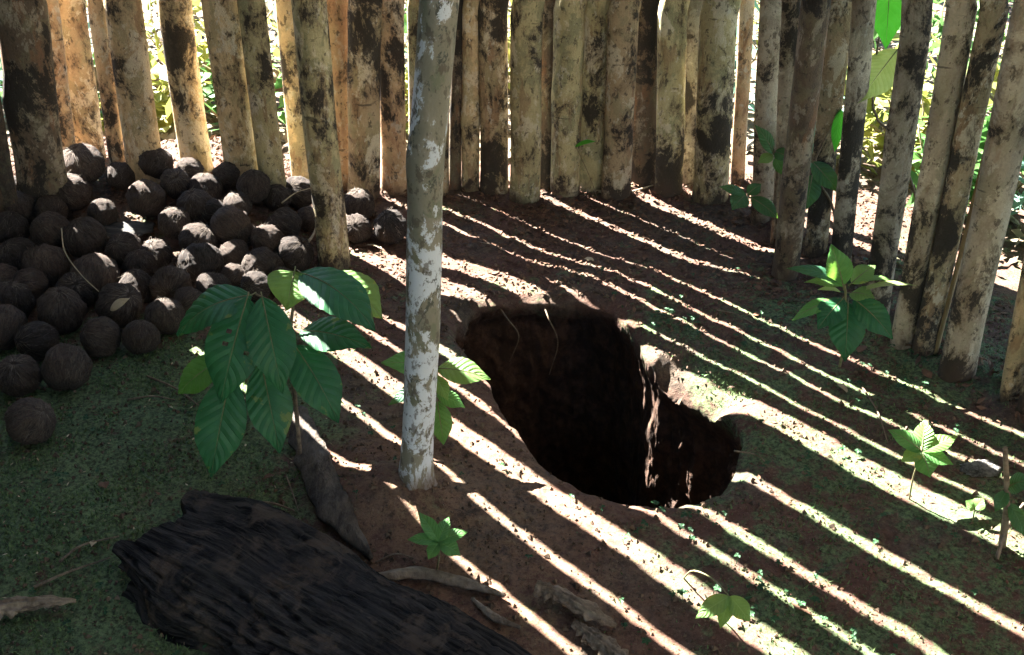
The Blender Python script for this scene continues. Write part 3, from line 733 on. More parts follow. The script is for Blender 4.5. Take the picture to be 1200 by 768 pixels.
# ---------------------------------------------------------------- leaves and plants
def leaf(parent, origin, p0, p1, width, mat, face=None, arch=0.12, fold=0.25, serr=0.0, wav=0.04, tip=1.0, heart=False, seed=None, holes=0, quilt=9):
    """p0 base, p1 tip (world); face: direction the upper side turns to"""
    rnd = random.Random(seed if seed is not None else R_.random())
    p0 = Vector(p0); p1 = Vector(p1); L = (p1 - p0).length
    face = Vector(face) if face else Vector((0, -0.5, 0.85))
    ax = (p1 - p0).normalized(); side0 = ax.cross(face).normalized(); nrm0 = side0.cross(ax)
    NU, NV = 10, 26
    vs_, fs, uv = [], [], []
    ph = rnd.uniform(0, 6)
    for j in range(NV + 1):
        v = j / NV
        c = p0 + ax * (L * v) + nrm0 * (arch * L * 4 * v * (1 - v))
        if heart: w = math.sin(math.pi * min(1, v ** 0.55 * 1.0)) ** 0.75 if v > 0 else 0
        else: w = math.sin(math.pi * v ** 0.85) ** 0.8
        w *= 1 - 0.35 * tip * sstep(0.6, 1.0, v)
        w = max(w, 0.012) * width / 2
        if serr: w *= 1 + serr * (((v * 13) % 1) - 0.5) * (1 - v * 0.5)
        for i in range(NU + 1):
            u = -1 + 2 * i / NU
            pk = 0.010 * width * math.cos(2 * math.pi * (v * quilt - abs(u) * quilt * 0.21)) * 4 * abs(u) * (1 - abs(u) * 0.6)
            z = fold * abs(u) * w * 0.9 - 0.25 * w * u * u + wav * width * math.sin(v * 9 + ph + (2 if u > 0 else 0)) * abs(u) ** 1.5 + pk
            vs_.append(c + side0 * (u * w) + nrm0 * z - origin); uv.append(((u + 1) / 2, v))
    for j in range(NV):
        for i in range(NU):
            k = j * (NU + 1) + i
            fs.append((k, k + 1, k + NU + 2, k + NU + 1))
    for _ in range(holes):     # insect holes
        j = rnd.randint(6, 18); i = rnd.randint(2, 7)
        k = j * (NU + 1) + i; f = (k, k + 1, k + NU + 2, k + NU + 1)
        if f in fs: fs.remove(f)
    lf = mesh('leaf', vs_, fs, mat, parent, True, uv)
    if width > 0.045 and parent:
        mid = [vs_[j * (NU + 1) + NU // 2] + nrm0 * 0.0006 for j in range(0, NV - 1, 2)]
        mid = [mid[0] - ax * 0.012] + mid
        tube('midrib', mid, [max(0.0004, 0.0019 * (1 - i / len(mid))) for i in range(len(mid))], 6, M['stem'], lf)
    return lf
def stem(parent, origin, pts, r0, r1, mat='stem', n=12, name='stem'):
    P = [p - origin for p in spline(pts, n)]
    return tube(name, P, [lerp(r0, r1, i / (n - 1)) for i in range(n)], 7, M[mat], parent, 0.06, r0 * 999)
def plant(name, base, label, cat='plant', group=None):
    o = empty(name, base); tag(o, label, cat, group); return o
CAMV = Vector((0, 0, CAM_H))
def tocam(p): return (CAMV - p).normalized()

# big-leaved plant before the pile
b0 = on_ground(352, 545); big = plant('broad_leaved_plant', b0, 'plant with big drooping dark green leaves before the husk pile')
Yb = 2.0
hubA = gy(300, 345, 1.98); hubB = gy(350, 322, 2.06)
stem(big, b0, [b0 - Vector((0, 0, .03)), gy(347, 480, 1.95), gy(340, 400, 2.0), gy(345, 345, 2.04), hubB], 0.006, 0.004, 'twig')
stem(big, b0, [gy(341, 400, 2.0), gy(325, 360, 1.99), hubA], 0.0045, 0.003, 'twig', 8, 'branch')
def pl(x0, y0, Y0, x1, y1, Y1, w, mat, up=0.35, **kw):
    a, b = gy(x0, y0, Y0), gy(x1, y1, Y1); m = (a + b) / 2
    leaf(big, b0, a, b, px2m(w, m), M[mat], tocam(m) * (1 - up) + Vector((kw.pop('sx', 0), 0, 1)) * up, **kw)
pl(295, 346, 1.97, 208, 394, 1.93, 58, 'leaf', 0.6, sx=-.5, arch=.16)
pl(290, 348, 1.95, 258, 474, 1.83, 64, 'leaf', 0.3, holes=3, arch=.1, fold=.15)
pl(270, 440, 1.90, 247, 560, 1.80, 58, 'leaf', 0.25, arch=.06)
pl(307, 348, 1.95, 331, 462, 1.83, 56, 'leaf', 0.3, arch=.1, fold=.35)
pl(306, 425, 1.93, 328, 532, 1.82, 52, 'leaf', 0.3, arch=.07)
pl(345, 405, 1.98, 397, 496, 1.88, 56, 'leaf', 0.35, sx=.5, arch=.1)
pl(262, 420, 2.0, 209, 462, 1.98, 40, 'leaf_mid', 0.4)
pl(345, 318, 2.04, 336, 364, 1.98, 56, 'leaf_light', 0.35, heart=True, fold=.5, arch=.05)
pl(352, 320, 2.04, 440, 388, 1.93, 66, 'leaf', 0.6, sx=.3, arch=.16, fold=.15)
pl(385, 322, 2.1, 449, 374, 2.05, 56, 'leaf_light', 0.5, sx=.6, arch=.12)
pl(352, 388, 2.02, 436, 408, 1.95, 50, 'leaf', 0.6, arch=.1)

# plant behind the tree
b1 = on_ground(512, 515); pb = plant('small_leafy_plant', b1, 'plant with a sun-bleached leaf peeping out behind the lichened tree')
h1 = gy(510, 425, b1.y); stem(pb, b1, [b1 - Vector((0, 0, .02)), gy(516, 470, b1.y), h1], 0.004, 0.003)
def pl2(root, o, x0, y0, x1, y1, Y0, Y1, w, mat, up=0.5, **kw):
    a, b = gy(x0, y0, Y0), gy(x1, y1, Y1); m = (a + b) / 2
    leaf(root, o, a, b, px2m(w, m), M[mat], tocam(m) * (1 - up) + Vector((kw.pop('sx', 0), 0, 1)) * up, **kw)
y1_ = b1.y
for a in [(505, 435, 447, 425, 0, -.05, 36, 'leaf_mid'), (512, 432, 575, 445, 0, -.03, 34, 'leaf_light'), (505, 450, 455, 475, 0, -.04, 20, 'leaf_dark'),
          (512, 470, 520, 522, 0, -.06, 28, 'leaf_mid'), (512, 462, 545, 478, 0, -.02, 20, 'leaf_mid'), (510, 440, 525, 470, 0, -.05, 18, 'leaf_light')]:
    pl2(pb, b1, *a[:4], y1_ + a[4], y1_ + a[5], a[6], a[7])

# seedling rosette by the tree foot
b2 = on_ground(511, 668); sd1 = plant('seedling', b2, 'bright green six-leaved seedling at the foot of the lichened tree', group='seedlings in the yard')
h2 = gy(514, 636, b2.y); stem(sd1, b2, [b2 - Vector((0, 0, .01)), lerp(b2, h2, .5) + Vector((.004, 0, 0)), h2], 0.0022, 0.0018)
for (x, y, dy, w) in [(490, 600, .05, 21), (526, 606, .06, 18), (548, 624, .03, 20), (477, 633, 0, 19), (502, 656, -.03, 19), (540, 652, -.02, 24)]:
    pl2(sd1, b2, 514, 636, x, y, b2.y, b2.y + dy, w * .86, 'leaf_mid', 0.6, arch=.14, fold=.45)

# seedling right, partly in the sun
b3 = on_ground(1066, 585); sd2 = plant('seedling', b3, 'seedling with two sun-whitened leaves at the right beyond the broad light stripe', group='seedlings in the yard')
h3 = gy(1080, 529, b3.y); stem(sd2, b3, [b3 - Vector((0, 0, .01)), gy(1070, 560, b3.y), h3], 0.0022, 0.0018)
for (x, y, dy, w, m) in [(1040, 504, .03, 24, 'leaf_mid'), (1084, 491, .06, 23, 'leaf_light'), (1122, 512, .03, 22, 'leaf_light'), (1090, 560, -.04, 28, 'leaf_mid'), (1056, 541, -.02, 19, 'leaf_light'), (1117, 545, -.02, 20, 'leaf_mid')]:
    pl2(sd2, b3, 1080, 529, x, y, b3.y, b3.y + dy, w, m, 0.6, arch=.08, fold=.3)

# nodding seedling in front
b4 = on_ground(800, 676); sd3 = plant('seedling', b4, 'nodding three-leaved seedling over the longest light stripe in front', group='seedlings in the yard')
h4 = gy(855, 700, b4.y - .19); stem(sd3, b4, [b4 - Vector((0, 0, .01)), gy(812, 669, b4.y - .05), gy(836, 679, b4.y - .12), h4], 0.002, 0.0015)
for (x, y, w) in [(815, 725, 23), (844, 737, 17), (879, 729, 24)]:
    pl2(sd3, b4, 855, 699, x, y, b4.y - .19, b4.y - .225, w, 'leaf_light', 0.35, arch=.1)

# tiny seedling and plant at the right edge
b5 = on_ground(1140, 612); sd4 = plant('seedling', b5, 'tiny pale two-leaved seedling near the right edge of the picture', group='seedlings in the yard')
stem(sd4, b5, [b5 - Vector((0, 0, .01)), gy(1141, 604, b5.y), gy(1142, 596, b5.y)], 0.0018, 0.0014, n=5)
for (x, y, w) in [(1131, 587, 15), (1153, 584, 16)]: pl2(sd4, b5, 1142, 597, x, y, b5.y, b5.y + .01, w, 'leaf_light', 0.6)
b6 = on_ground(1176, 640); re_ = plant('withered_plant', b6, 'plant with dry brown stalks and dark leaves at the right edge')
stem(re_, b6, [b6 - Vector((0, 0, .02)), gy(1180, 590, b6.y), gy(1178, 525, b6.y)], 0.009, 0.005, 'dry', 10)
stem(re_, b6, [on_ground(1168, 655), gy(1180, 620, b6.y), gy(1200, 590, b6.y)], 0.005, 0.003, 'dry', 10)
for (x0, y0, x1, y1, w) in [(1180, 575, 1166, 600, 16), (1180, 572, 1212, 562, 26), (1182, 590, 1200, 628, 20)]:
    pl2(re_, b6, x0, y0, x1, y1, b6.y, b6.y - .03, w, 'leaf_dark', 0.5)

# sapling before the right-hand fence
b7 = on_ground(984, 430); sp = plant('leafy_sapling', b7, 'sapling with spreading toothed leaves before the right-hand fence')
h7 = gy(991, 345, b7.y); stem(sp, b7, [b7 - Vector((0, 0, .02)), gy(990, 395, b7.y), h7, gy(988, 330, b7.y)], 0.0045, 0.003)
for (x0, y0, x1, y1, dy, w, m, up) in [(988, 336, 974, 286, .02, 32, 'leaf_mid', .3), (985, 330, 922, 315, .02, 19, 'leaf_dark', .6), (998, 332, 1026, 311, .03, 24, 'leaf_light', .4),
        (983, 336, 942, 331, 0, 14, 'leaf_light', .7), (1000, 330, 1050, 331, 0, 12, 'leaf_light', .9), (1000, 344, 1074, 335, -.04, 11, 'leaf_pale', .9),
        (988, 350, 958, 386, -.06, 34, 'leaf', .4), (994, 354, 990, 424, -.1, 42, 'leaf', .35), (1000, 350, 1046, 398, -.08, 36, 'leaf', .45), (978, 352, 928, 376, -.02, 19, 'leaf_mid', .6), (985, 342, 958, 340, -.02, 10, 'leaf_pale', .8), (996, 344, 1025, 350, -.05, 26, 'leaf_light', .7)]:
    pl2(sp, b7, x0, y0, x1, y1, b7.y, b7.y + dy, w, m, up, arch=.12, serr=.12)

# dark plant at the back right
b8 = on_ground(905, 285); bp = plant('climbing_plant', b8, 'dark leafy plant climbing beside the leaning dark stem')
Y8 = b8.y
stem(bp, b8, [b8 - Vector((0, 0, .02)), gy(908, 240, Y8), gy(911, 195, Y8), gy(904, 165, Y8)], 0.007, 0.004, 'twig')
stem(bp, b8, [gy(908, 258, Y8), gy(890, 238, Y8), gy(872, 229, Y8)], 0.003, 0.002)
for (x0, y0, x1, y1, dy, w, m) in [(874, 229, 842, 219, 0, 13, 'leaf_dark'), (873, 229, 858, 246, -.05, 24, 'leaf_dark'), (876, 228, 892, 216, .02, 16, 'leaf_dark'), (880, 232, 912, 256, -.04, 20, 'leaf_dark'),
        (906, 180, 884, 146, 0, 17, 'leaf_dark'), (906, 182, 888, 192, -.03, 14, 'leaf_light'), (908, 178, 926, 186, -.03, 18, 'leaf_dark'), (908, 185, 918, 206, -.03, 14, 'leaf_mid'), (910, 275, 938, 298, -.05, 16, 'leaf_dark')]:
    pl2(bp, b8, x0, y0, x1, y1, Y8, Y8 + dy, w, m, 0.4)
# leaves reaching through the right-hand fence
def reach(name, lab, base, leaves, twigs, Y):
    o = plant(name, base, lab)
    for t in twigs: stem(o, base, [base] + [gy(x, y, Y) for x, y in t] if len(t) < 3 else [gy(x, y, Y) for x, y in t], 0.005, 0.003, 'twig')
    for (x0, y0, x1, y1, dy, w, m, up) in leaves: pl2(o, base, x0, y0, x1, y1, Y, Y + dy, w, m, up, arch=.06)
Y9 = 3.0
b9 = Vector((1.5, Y9 + .12, 0.0)); b9 = Vector((gy(1075, 235, Y9 + .05).x, Y9 + .05, ground_h(1.3, Y9)))
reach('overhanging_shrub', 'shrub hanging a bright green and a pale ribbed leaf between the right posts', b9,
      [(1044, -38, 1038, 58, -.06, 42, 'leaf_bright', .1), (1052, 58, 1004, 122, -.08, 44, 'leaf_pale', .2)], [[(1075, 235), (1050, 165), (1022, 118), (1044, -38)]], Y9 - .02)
b10 = Vector((gy(985, 300, 3.16).x, 3.16, 0.0))
reach('fence_shrub', 'dark broad leaves growing through the fence right of the leaning stem', b10,
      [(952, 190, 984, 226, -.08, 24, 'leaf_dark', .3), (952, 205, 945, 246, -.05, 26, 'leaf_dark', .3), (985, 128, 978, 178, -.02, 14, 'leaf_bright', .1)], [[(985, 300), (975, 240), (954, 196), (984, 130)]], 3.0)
b11 = on_ground(700, 232); bl = plant('grass_blade', b11, 'single blade-like leaf before the greenish posts of the back fence')
stem(bl, b11, [b11, gy(690, 205, b11.y), gy(675, 172, b11.y - .02)], 0.0012, 0.0009, 'twig')
pl2(bl, b11, 674, 172, 698, 166, b11.y - .02, b11.y - .03, 8, 'leaf_bright', 0.7)

# ---------------------------------------------------------------- charred log
def build_log():
    A = on_ground(205, 645); Bq = on_ground(640, 868)
    A.z = 0.03; Bq.z = -0.01
    ax = (Bq - A).normalized(); L = (Bq - A).length
    side = Vector((-ax.y, ax.x, 0)).normalized()     # away from the camera
    root = empty('charred_log', (A.x, A.y, 0)); tag(root, 'charred cracked log lying in the left foreground', 'log')
    NA, NL = 150, 260
    vs_, fs, uv = [], [], []
    for j in range(NL + 1):
        v = j / NL; s = v * L
        R = 0.175 * (1 - 0.25 * v) * (1 + 0.05 * noise.noise(Vector((s * 5, 0, 1))))
        R *= 0.72 + 0.28 * sstep(-0.04, 0.16, s + 0.1 * noise.noise(Vector((s * 9, 3, 1))))
        for i in range(NA):
            an = 2 * math.pi * i / NA
            c, sn = math.cos(an), math.sin(an)
            # a broad squarish section
            k = 1 / (abs(c) ** 3.2 + abs(sn) ** 3.2) ** (1 / 3.2)
            q = Vector((s * 6, c * 1.2, sn * 1.2))
            r = R * k * (1 + 0.10 * noise.noise(q))
            # cracks: long checks plus short cross breaks, offset row by row
            row = an / (2 * math.pi) * 34 + 1.2 * noise.noise(Vector((s * 3, an * 2, 0))); ri = math.floor(row)
            fr = abs(row - ri - 0.5) * 2
            rs = s / 0.17 + (ri * 0.618 % 1) + 0.7 * noise.noise(Vector((s * 9, ri * 3.3, 4))); fs_ = abs(rs - math.floor(rs) - 0.5) * 2
            lift = 0.012 * (noise.noise(Vector((ri * 5.1, math.floor(rs) * 3.7, 0))))
            g = max(sstep(0.72, 1.0, fr), 0.3 * sstep(0.94, 1.0, fs_))
            amt = 0.45 + 0.55 * sstep(-0.1, 0.25, noise.noise(Vector((s * 4, an, 7))))
            r += 1.2 * lift * amt - 0.026 * g * amt + 0.003 * noise.noise(Vector((s * 60, an * 12, 2)))
            end = s - (0.05 * noise.noise(Vector((c * 2.2, sn * 2.2, 8))) + 0.07 * noise.noise(Vector((ri * 1.7, 0, 3)))) * (1 - sstep(0, 0.15, s)) - 0.03 * (1 - sstep(0, 0.1, s)) * sn
            p = ax * end + side * (c * r * 1.12) + Vector((0, 0, sn * r * 0.52 + 0.012 + 0.03 * noise.noise(Vector((s * 3.5, c * 2, 5)))))
            vs_.append(p); uv.append((s, i / NA))
    for j in range(NL):
        for i in range(NA):
            i2 = (i + 1) % NA
            fs.append((j * NA + i, j * NA + i2, (j + 1) * NA + i2, (j + 1) * NA + i))
    o = mesh('burnt_wood', vs_, fs, M['char'], root, True, uv)
    # broken hollow end
    ev, ef = [], []
    rim = [vs_[i] for i in range(NA)]; cen = sum(rim, Vector()) / NA
    for f, d in ((1.0, 0.0), (0.85, 0.0), (0.6, 0.03), (0.3, 0.05)):
        for i, p in enumerate(rim):
            ev.append(lerp(cen, p, f) + ax * (d + 0.012 * noise.noise(p * 30) * (f < 1)))
    for a in range(3):
        for i in range(NA):
            i2 = (i + 1) % NA
            ef.append((a * NA + i2, a * NA + i, (a + 1) * NA + i, (a + 1) * NA + i2))
    ef.append(tuple(3 * NA + i for i in range(NA - 1, -1, -1)))
    mesh('broken_end', ev, ef, M['char'], root, True, [(0, 0)] * len(ev))
build_log()

# ---------------------------------------------------------------- strips of bark, wood, dry leaves, twigs
def strip(name, pxs, widths, mat, label, cat, thick=0.012, lift=0.012, curl=0.3, jag=0.0, group=None, rough=0.06, pleat=0.0):
    """a tapering slab of bark or wood lying on the ground, real thickness, curled across"""
    C = [on_ground(x, y) for x, y in pxs]; n = 40; P = spline(C, n)
    W = []
    for i in range(n):
        u = i / (n - 1) * (len(widths) - 1); k = min(int(u), len(widths) - 2); W.append(lerp(widths[k], widths[k + 1], u - k))
    NU = 17 if pleat else 9; vs_, fs = [], []; o0 = C[0]
    for layer in (1, 0):
        for i, p in enumerate(P):
            t = (P[min(i + 1, n - 1)] - P[max(i - 1, 0)]).normalized(); s = Vector((t.y, -t.x, 0)).normalized()
            w = W[i] * depth(p) / FPX / 2
            for k in range(NU):
                u = -1 + 2 * k / (NU - 1)
                e = 1 + jag * noise.noise(Vector((i * 0.35, u * 2, 5)))
                z = lift + curl * w * (1 - u * u) + (thick if layer else 0) * (1 - 0.5 * abs(u)) + 0.006 * noise.noise(Vector((i * .3, u * 4, layer + 2))) + pleat * w * abs(math.sin(u * 5.5 + 0.3 * math.sin(i * .2))) + rough * 0.1 * noise.noise(Vector((i * 1.1, u * 9, 1))) * w * 4
                q = p + s * (u * w * e); q.z = max(q.z + z, ground_h(q.x, q.y) - 0.01); vs_.append(q - o0)
    m = n * NU
    for i in range(n - 1):
        for k in range(NU - 1):
            a = i * NU + k; fs.append((a, a + NU, a + NU + 1, a + 1)); b = a + m; fs.append((b, b + 1, b + NU + 1, b + NU))
        for k, fl in ((0, 0), (NU - 1, 1)):
            a = i * NU + k; b = a + m
            fs.append((a, a + NU, b + NU, b) if fl else (a, b, b + NU, a + NU))
    for i in (0, n - 1):
        for k in range(NU - 1):
            a = i * NU + k; b = a + m
            fs.append((a, a + 1, b + 1, b) if i == 0 else (a, b, b + 1, a + 1))
    o = mesh(name, vs_, fs, M[mat]); o.location = o0
    return tag(o, label, cat, group)
strip('wood_piece', [(348, 490), (368, 545), (392, 600), (436, 660)], [28, 38, 42, 5], 'slab', 'grey tapering wood slab under the big-leaved plant', 'wood', 0.02, 0.012, 0.22, 0.3, rough=0.6)
strip('bark_strip', [(440, 684), (490, 678), (545, 690), (592, 704)], [14, 18, 16, 4], 'driftwood', 'curled bark strip lying along the far side of the charred log', 'bark', 0.006, 0.015, 0.5, 0.2, 'dry strips by the charred log')
strip('bark_strip', [(553, 706), (580, 728), (610, 740)], [4, 12, 3], 'driftwood', 'short bark strip beyond the lower end of the charred log', 'bark', 0.005, 0.01, 0.5, 0.2, 'dry strips by the charred log')
strip('dry_leaf', [(628, 700), (655, 708), (690, 728), (722, 742)], [22, 20, 24, 6], 'dry', 'curled dry palm leaf in front, below the longest light stripe', 'dry leaf', 0.0012, 0.02, 0.7, 0.7, 'dry leaves in the yard', pleat=0.45)
strip('dry_leaf', [(672, 738), (700, 760), (730, 785)], [10, 26, 26], 'dry', 'folded dry palm leaf cut by the bottom edge of the picture', 'dry leaf', 0.0012, 0.015, 0.6, 0.7, 'dry leaves in the yard', pleat=0.45)
strip('dry_leaf', [(-25, 735), (20, 722), (60, 716), (92, 712)], [30, 26, 16, 3], 'dry', 'grey curled dry leaf in the bottom left corner', 'dry leaf', 0.0012, 0.02, 0.7, 0.6, 'dry leaves in the yard', pleat=0.45)
strip('palm_sheath', [(92, 268), (118, 258), (150, 250), (176, 244)], [26, 42, 40, 20], 'sheath', 'grey fibrous palm sheath lying among the husks', 'palm sheath', 0.008, 0.03, 0.35, 0.6)
for pxs, w, lab in [([(130, 345), (140, 352), (148, 360)], [2, 12, 2], 'small yellow dead leaf lying on a shaded husk'), ]:
    pass
def vine(name, pts, r, mat, lab, cat, group=None):
    o0 = pts[0]; P = [p - o0 for p in spline(pts, 24)]
    o = tube(name, P, [r * (1 - 0.5 * i / 23) for i in range(24)], 6, M[mat], None, 0.1, r * 500); o.location = o0
    return tag(o, lab, cat, group)
vine('dry_vine', [gz(72, 268, .25), gz(76, 295, .215), gz(95, 322, .18), gz(116, 342, .14)], 0.0022, 'vine', 'thin pale vine trailing down over the shaded husks', 'vine')
vine('dry_vine', [gz(330, 238, .2), gz(347, 226, .21), gz(366, 220, .2)], 0.0025, 'vine', 'thin curved vine between the husks and the free stem', 'vine')
vine('root', [on_ground(690, 224) + Vector((0, 0, .01)), on_ground(725, 227) + Vector((0, 0, .012)), on_ground(765, 222) + Vector((0, 0, .012))], 0.006, 'vine', 'thin pale root running along the foot of the back fence', 'root')
vine('pale_root', [gz(355, 290, .04), gz(366, 277, .06), gz(372, 262, .05)], 0.006, 'vine', 'short pale root beside the foot of the free stem', 'root')
TW = [((150, 470), (205, 470), 'twig on the moss near the husk lying by itself'), ((172, 442), (235, 478), 'long thin twig on the moss left of the big leaves'), ((70, 660), (140, 630), 'dark stick on the moss at the lower left'),
      ((40, 690), (130, 655), 'long stick above the grey curled dry leaf'), ((300, 590), (345, 600), 'twig between the charred log and the wood slab'), ((336, 560), (350, 600), 'short upright twig by the wood slab'),
      ((440, 660), (485, 655), 'pale twig between the wood slab and the seedling'), ((860, 530), (900, 545), 'thin twig right of the pit'), ((840, 365), (885, 382), 'pale twig on the ground between two thin light stripes'), ((1010, 455), (1040, 520), 'thin bent twig right of the sapling'),
      ((560, 285), (600, 300), 'pale twig beyond the pit')]
for a, b, lab in TW:
    A, B2 = on_ground(*a), on_ground(*b); m = lerp(A, B2, .5) + Vector((R_.gauss(0, .008), R_.gauss(0, .008), .012))
    vine('twig', [A + Vector((0, 0, .004)), m, B2 + Vector((0, 0, .004))], R_.uniform(0.0025, 0.004), 'twig', lab, 'twig', 'twigs on the ground')
RT = [((640, 352), -.28, 'rootlet hanging down the back wall of the pit'), ((590, 354), -.22, 'short root at the far left rim of the pit')]
for a, dz, lab in RT:
    A = on_ground(*a); c3 = Vector((PC.x, PC.y, A.z)); d = (c3 - A).normalized()
    vine('root', [A - d * .05 - Vector((0, 0, .03)), A + d * .03 + Vector((0, 0, -.05)), A + d * .04 + Vector((.03, 0, dz * .5)), A + d * .02 + Vector((.01, 0, dz))], .003, 'twig', lab, 'root', 'roots in the pit')
# single dead leaves one can pick out
def dead_leaf(px, py, ln, w, mat, lab, z=0.006):
    A = on_ground(px, py); a = R_.uniform(0, 6.28); d = Vector((math.cos(a), math.sin(a), 0)); L = px2m(ln, A)
    o = leaf(None, A, A - d * L / 2 + Vector((0, 0, z)), A + d * L / 2 + Vector((0, 0, z + .004)), px2m(w, A), M[mat], (R_.gauss(0, .2), R_.gauss(0, .2), 1), arch=.1, fold=.4)
    o.name = 'dead_leaf'; o.location = A; tag(o, lab, 'dead leaf', 'dead leaves on the ground')
o = None
for px, py, ln, w, mat, lab in [(140, 357, 22, 11, 'litter_pale', None), (985, 457, 20, 12, 'litter_pale', 'grey dead leaf below the sapling'), (690, 307, 12, 9, 'litter_pale', 'small pale dead leaf beyond the pit, on a light stripe'),
        (438, 292, 20, 12, 'litter_pale', 'pale dead leaf right of the free stem foot'), (1010, 412, 18, 10, 'litter', 'brown dead leaf at the foot of the sapling'), (1085, 440, 16, 10, 'litter', 'red-brown dead leaf by the broad pale post'),
        (315, 562, 14, 9, 'litter', 'red dead leaf on the moss left of the big leaves'), (123, 572, 16, 12, 'litter', 'dark red dead leaf on the moss above the charred log end'), (110, 640, 12, 8, 'litter_pale', 'small yellowish dead leaf on the moss'), (455, 745, 10, 6, 'litter_pale', None), (938, 716, 26, 12, 'litter', 'brown dead leaf between light stripes at the lower right')]:
    if lab: dead_leaf(px, py, ln, w, mat, lab)
A = gz(140, 357, .17)
lf_ = leaf(None, A, A - Vector((.03, 0, .02)), A + Vector((.03, .01, .015)), .028, M['litter_pale'], (0, -.6, .8)); lf_.name = 'dead_leaf'; lf_.location = A
tag(lf_, 'small yellow dead leaf lying on a shaded husk', 'dead leaf', 'dead leaves on the ground')
# pale crumbly lump modelled in place of a sunlit patch at the right
def sunlit_lump(px, py, w, lab):
    A = on_ground(px, py); bm = bmesh.new(); bmesh.ops.create_icosphere(bm, subdivisions=4, radius=1)
    r = px2m(w, A) / 2
    for v in bm.verts:
        d = v.co.copy(); k = 1 + .3 * noise.noise(d * 1.6 + Vector((px, 0, 0))) + .22 * noise.noise(d * 4) + .14 * noise.noise(d * 9) + .08 * noise.noise(d * 19)
        v.co = Vector((d.x * k * r, d.y * k * r * .6, d.z * k * r * .35))
    me = bpy.data.meshes.new('stone'); bm.to_mesh(me); bm.free(); me.materials.append(M['white_stone'])
    me.polygons.foreach_set('use_smooth', [True] * len(me.polygons))
    o = bpy.data.objects.new('stone', me); COL.objects.link(o); o.location = A + Vector((0, 0, .004)); tag(o, lab, 'stone')
sunlit_lump(1150, 552, 44, 'pale rough stone between the seedling and the right edge')

# ---------------------------------------------------------------- uncountable ground stuff
def rand_ground(n, xr, yr, dens=None, m=0.02):
    out = []
    while len(out) < n:
        x, y = R_.uniform(*xr), R_.uniform(*yr)
        if dens and R_.random() > dens(x, y): continue
        if in_pit(x, y, m): continue
        out.append((x, y))
    return out
v_, f_ = [], []
def d_lit(x, y):
    a = 0.16 + 0.84 * sstep(2.4, 3.1, y)
    if x < -0.4 and y < 2.6: a *= 0.35
    if -0.5 < x < 0.5 and y < 2.1: a *= 0.35
    return a * (0.5 + 0.5 * sstep(-0.2, 0.3, noise.noise(Vector((x * 4, y * 4, 0)))))
for x, y in rand_ground(13000, (-2.0, 1.6), (1.0, 3.7), d_lit):
    leaf_bit(v_, f_, Vector((x, y, ground_fine(x, y) + 0.004)), R_.uniform(0.008, 0.03) if y > 2.5 else R_.uniform(0.006, 0.016), R_.uniform(.3, .7), .3)
for _p in POSTS:
    _b = gz(_p[1], _p[2])
    for _ in range(34):
        x, y = _b.x + R_.gauss(0, .06), _b.y - abs(R_.gauss(0, .05)) - .02
        leaf_bit(v_, f_, Vector((x, y, ground_fine(x, y) + R_.uniform(.004, .02))), R_.uniform(.012, .04), R_.uniform(.3, .6), .5)
kind(mesh('leaf_litter', v_, f_, M['litter'], None, False), 'stuff', 'dark brown dead leaf litter over the yard floor', 'leaf litter')
v_, f_ = [], []
for x, y in rand_ground(12000, (-1.4, 1.6), (1.0, 3.6), None):
    r = abs(R_.gauss(0, .003)) + .0018; k = len(v_); c = Vector((x, y, ground_fine(x, y) + r * .4))
    a = R_.uniform(0, 6.28); e = [Vector((math.cos(a + i * 2.1) * r, math.sin(a + i * 2.1) * r, R_.uniform(-.4, .3) * r)) for i in range(3)]
    v_ += [c + e[0], c + e[1], c + e[2], c + Vector((0, 0, r)), c - Vector((0, 0, r))]
    f_ += [(k, k + 1, k + 3), (k + 1, k + 2, k + 3), (k + 2, k, k + 3), (k + 1, k, k + 4), (k + 2, k + 1, k + 4), (k, k + 2, k + 4)]
kind(mesh('soil_crumbs', v_, f_, M['crumb'], None, False), 'stuff', 'loose crumbs of brown earth over the yard floor', 'soil crumbs')
v_, f_ = [], []
def d_moss(x, y):
    b = max(sstep(-0.35, -0.75, x) * sstep(2.85, 2.4, y), 0.3 * sstep(0.1, .6, x) * sstep(3.0, 2.4, y))
    return b * sstep(-0.25, 0.2, fbm(x * 4.5, y * 4.5, 1, 3))
for x, y in rand_ground(26000, (-1.5, 1.6), (1.0, 2.9), d_moss):
    z = ground_fine(x, y); L = R_.uniform(.005, .014); k = len(v_)
    d = Vector((R_.gauss(0, .6), R_.gauss(0, .6), .8)).normalized() * L; s = Vector((R_.gauss(0, 1), R_.gauss(0, 1), 0)).normalized() * L * .22
    c = Vector((x, y, z - .001)); v_ += [c - s, c + s, c + d]; f_.append((k, k + 1, k + 2))
kind(mesh('moss', v_, f_, M['moss'], None, False), 'stuff', 'green moss on the damp earth of the yard', 'moss')
v_, f_ = [], []
def d_ml(x, y): return sstep(-0.3, -0.6, x) * sstep(2.9, 2.4, y)
lv_, lf_2 = [], []
for x, y in rand_ground(220, (-1.5, -0.3), (1.0, 2.9), d_ml):
    leaf_bit(lv_, lf_2, Vector((x, y, ground_fine(x, y) + 0.006)), R_.uniform(0.005, 0.014), R_.uniform(.2, .6), .3)
kind(mesh('leaf_crumbs', lv_, lf_2, M['litter_pale'], None, False), 'stuff', 'pale crumbs of dead leaf scattered over the moss', 'leaf litter')
def d_cov(x, y):
    a = sstep(0.1, 0.5, x) * sstep(3.05, 2.5, y) + 0.12 * sstep(3.2, 2.6, y) + (0.3 if x < -.5 and y < 2.4 else 0)
    return min(1, a) * sstep(0.0, 0.3, fbm(x * 5, y * 5, 6, 3)) ** 2
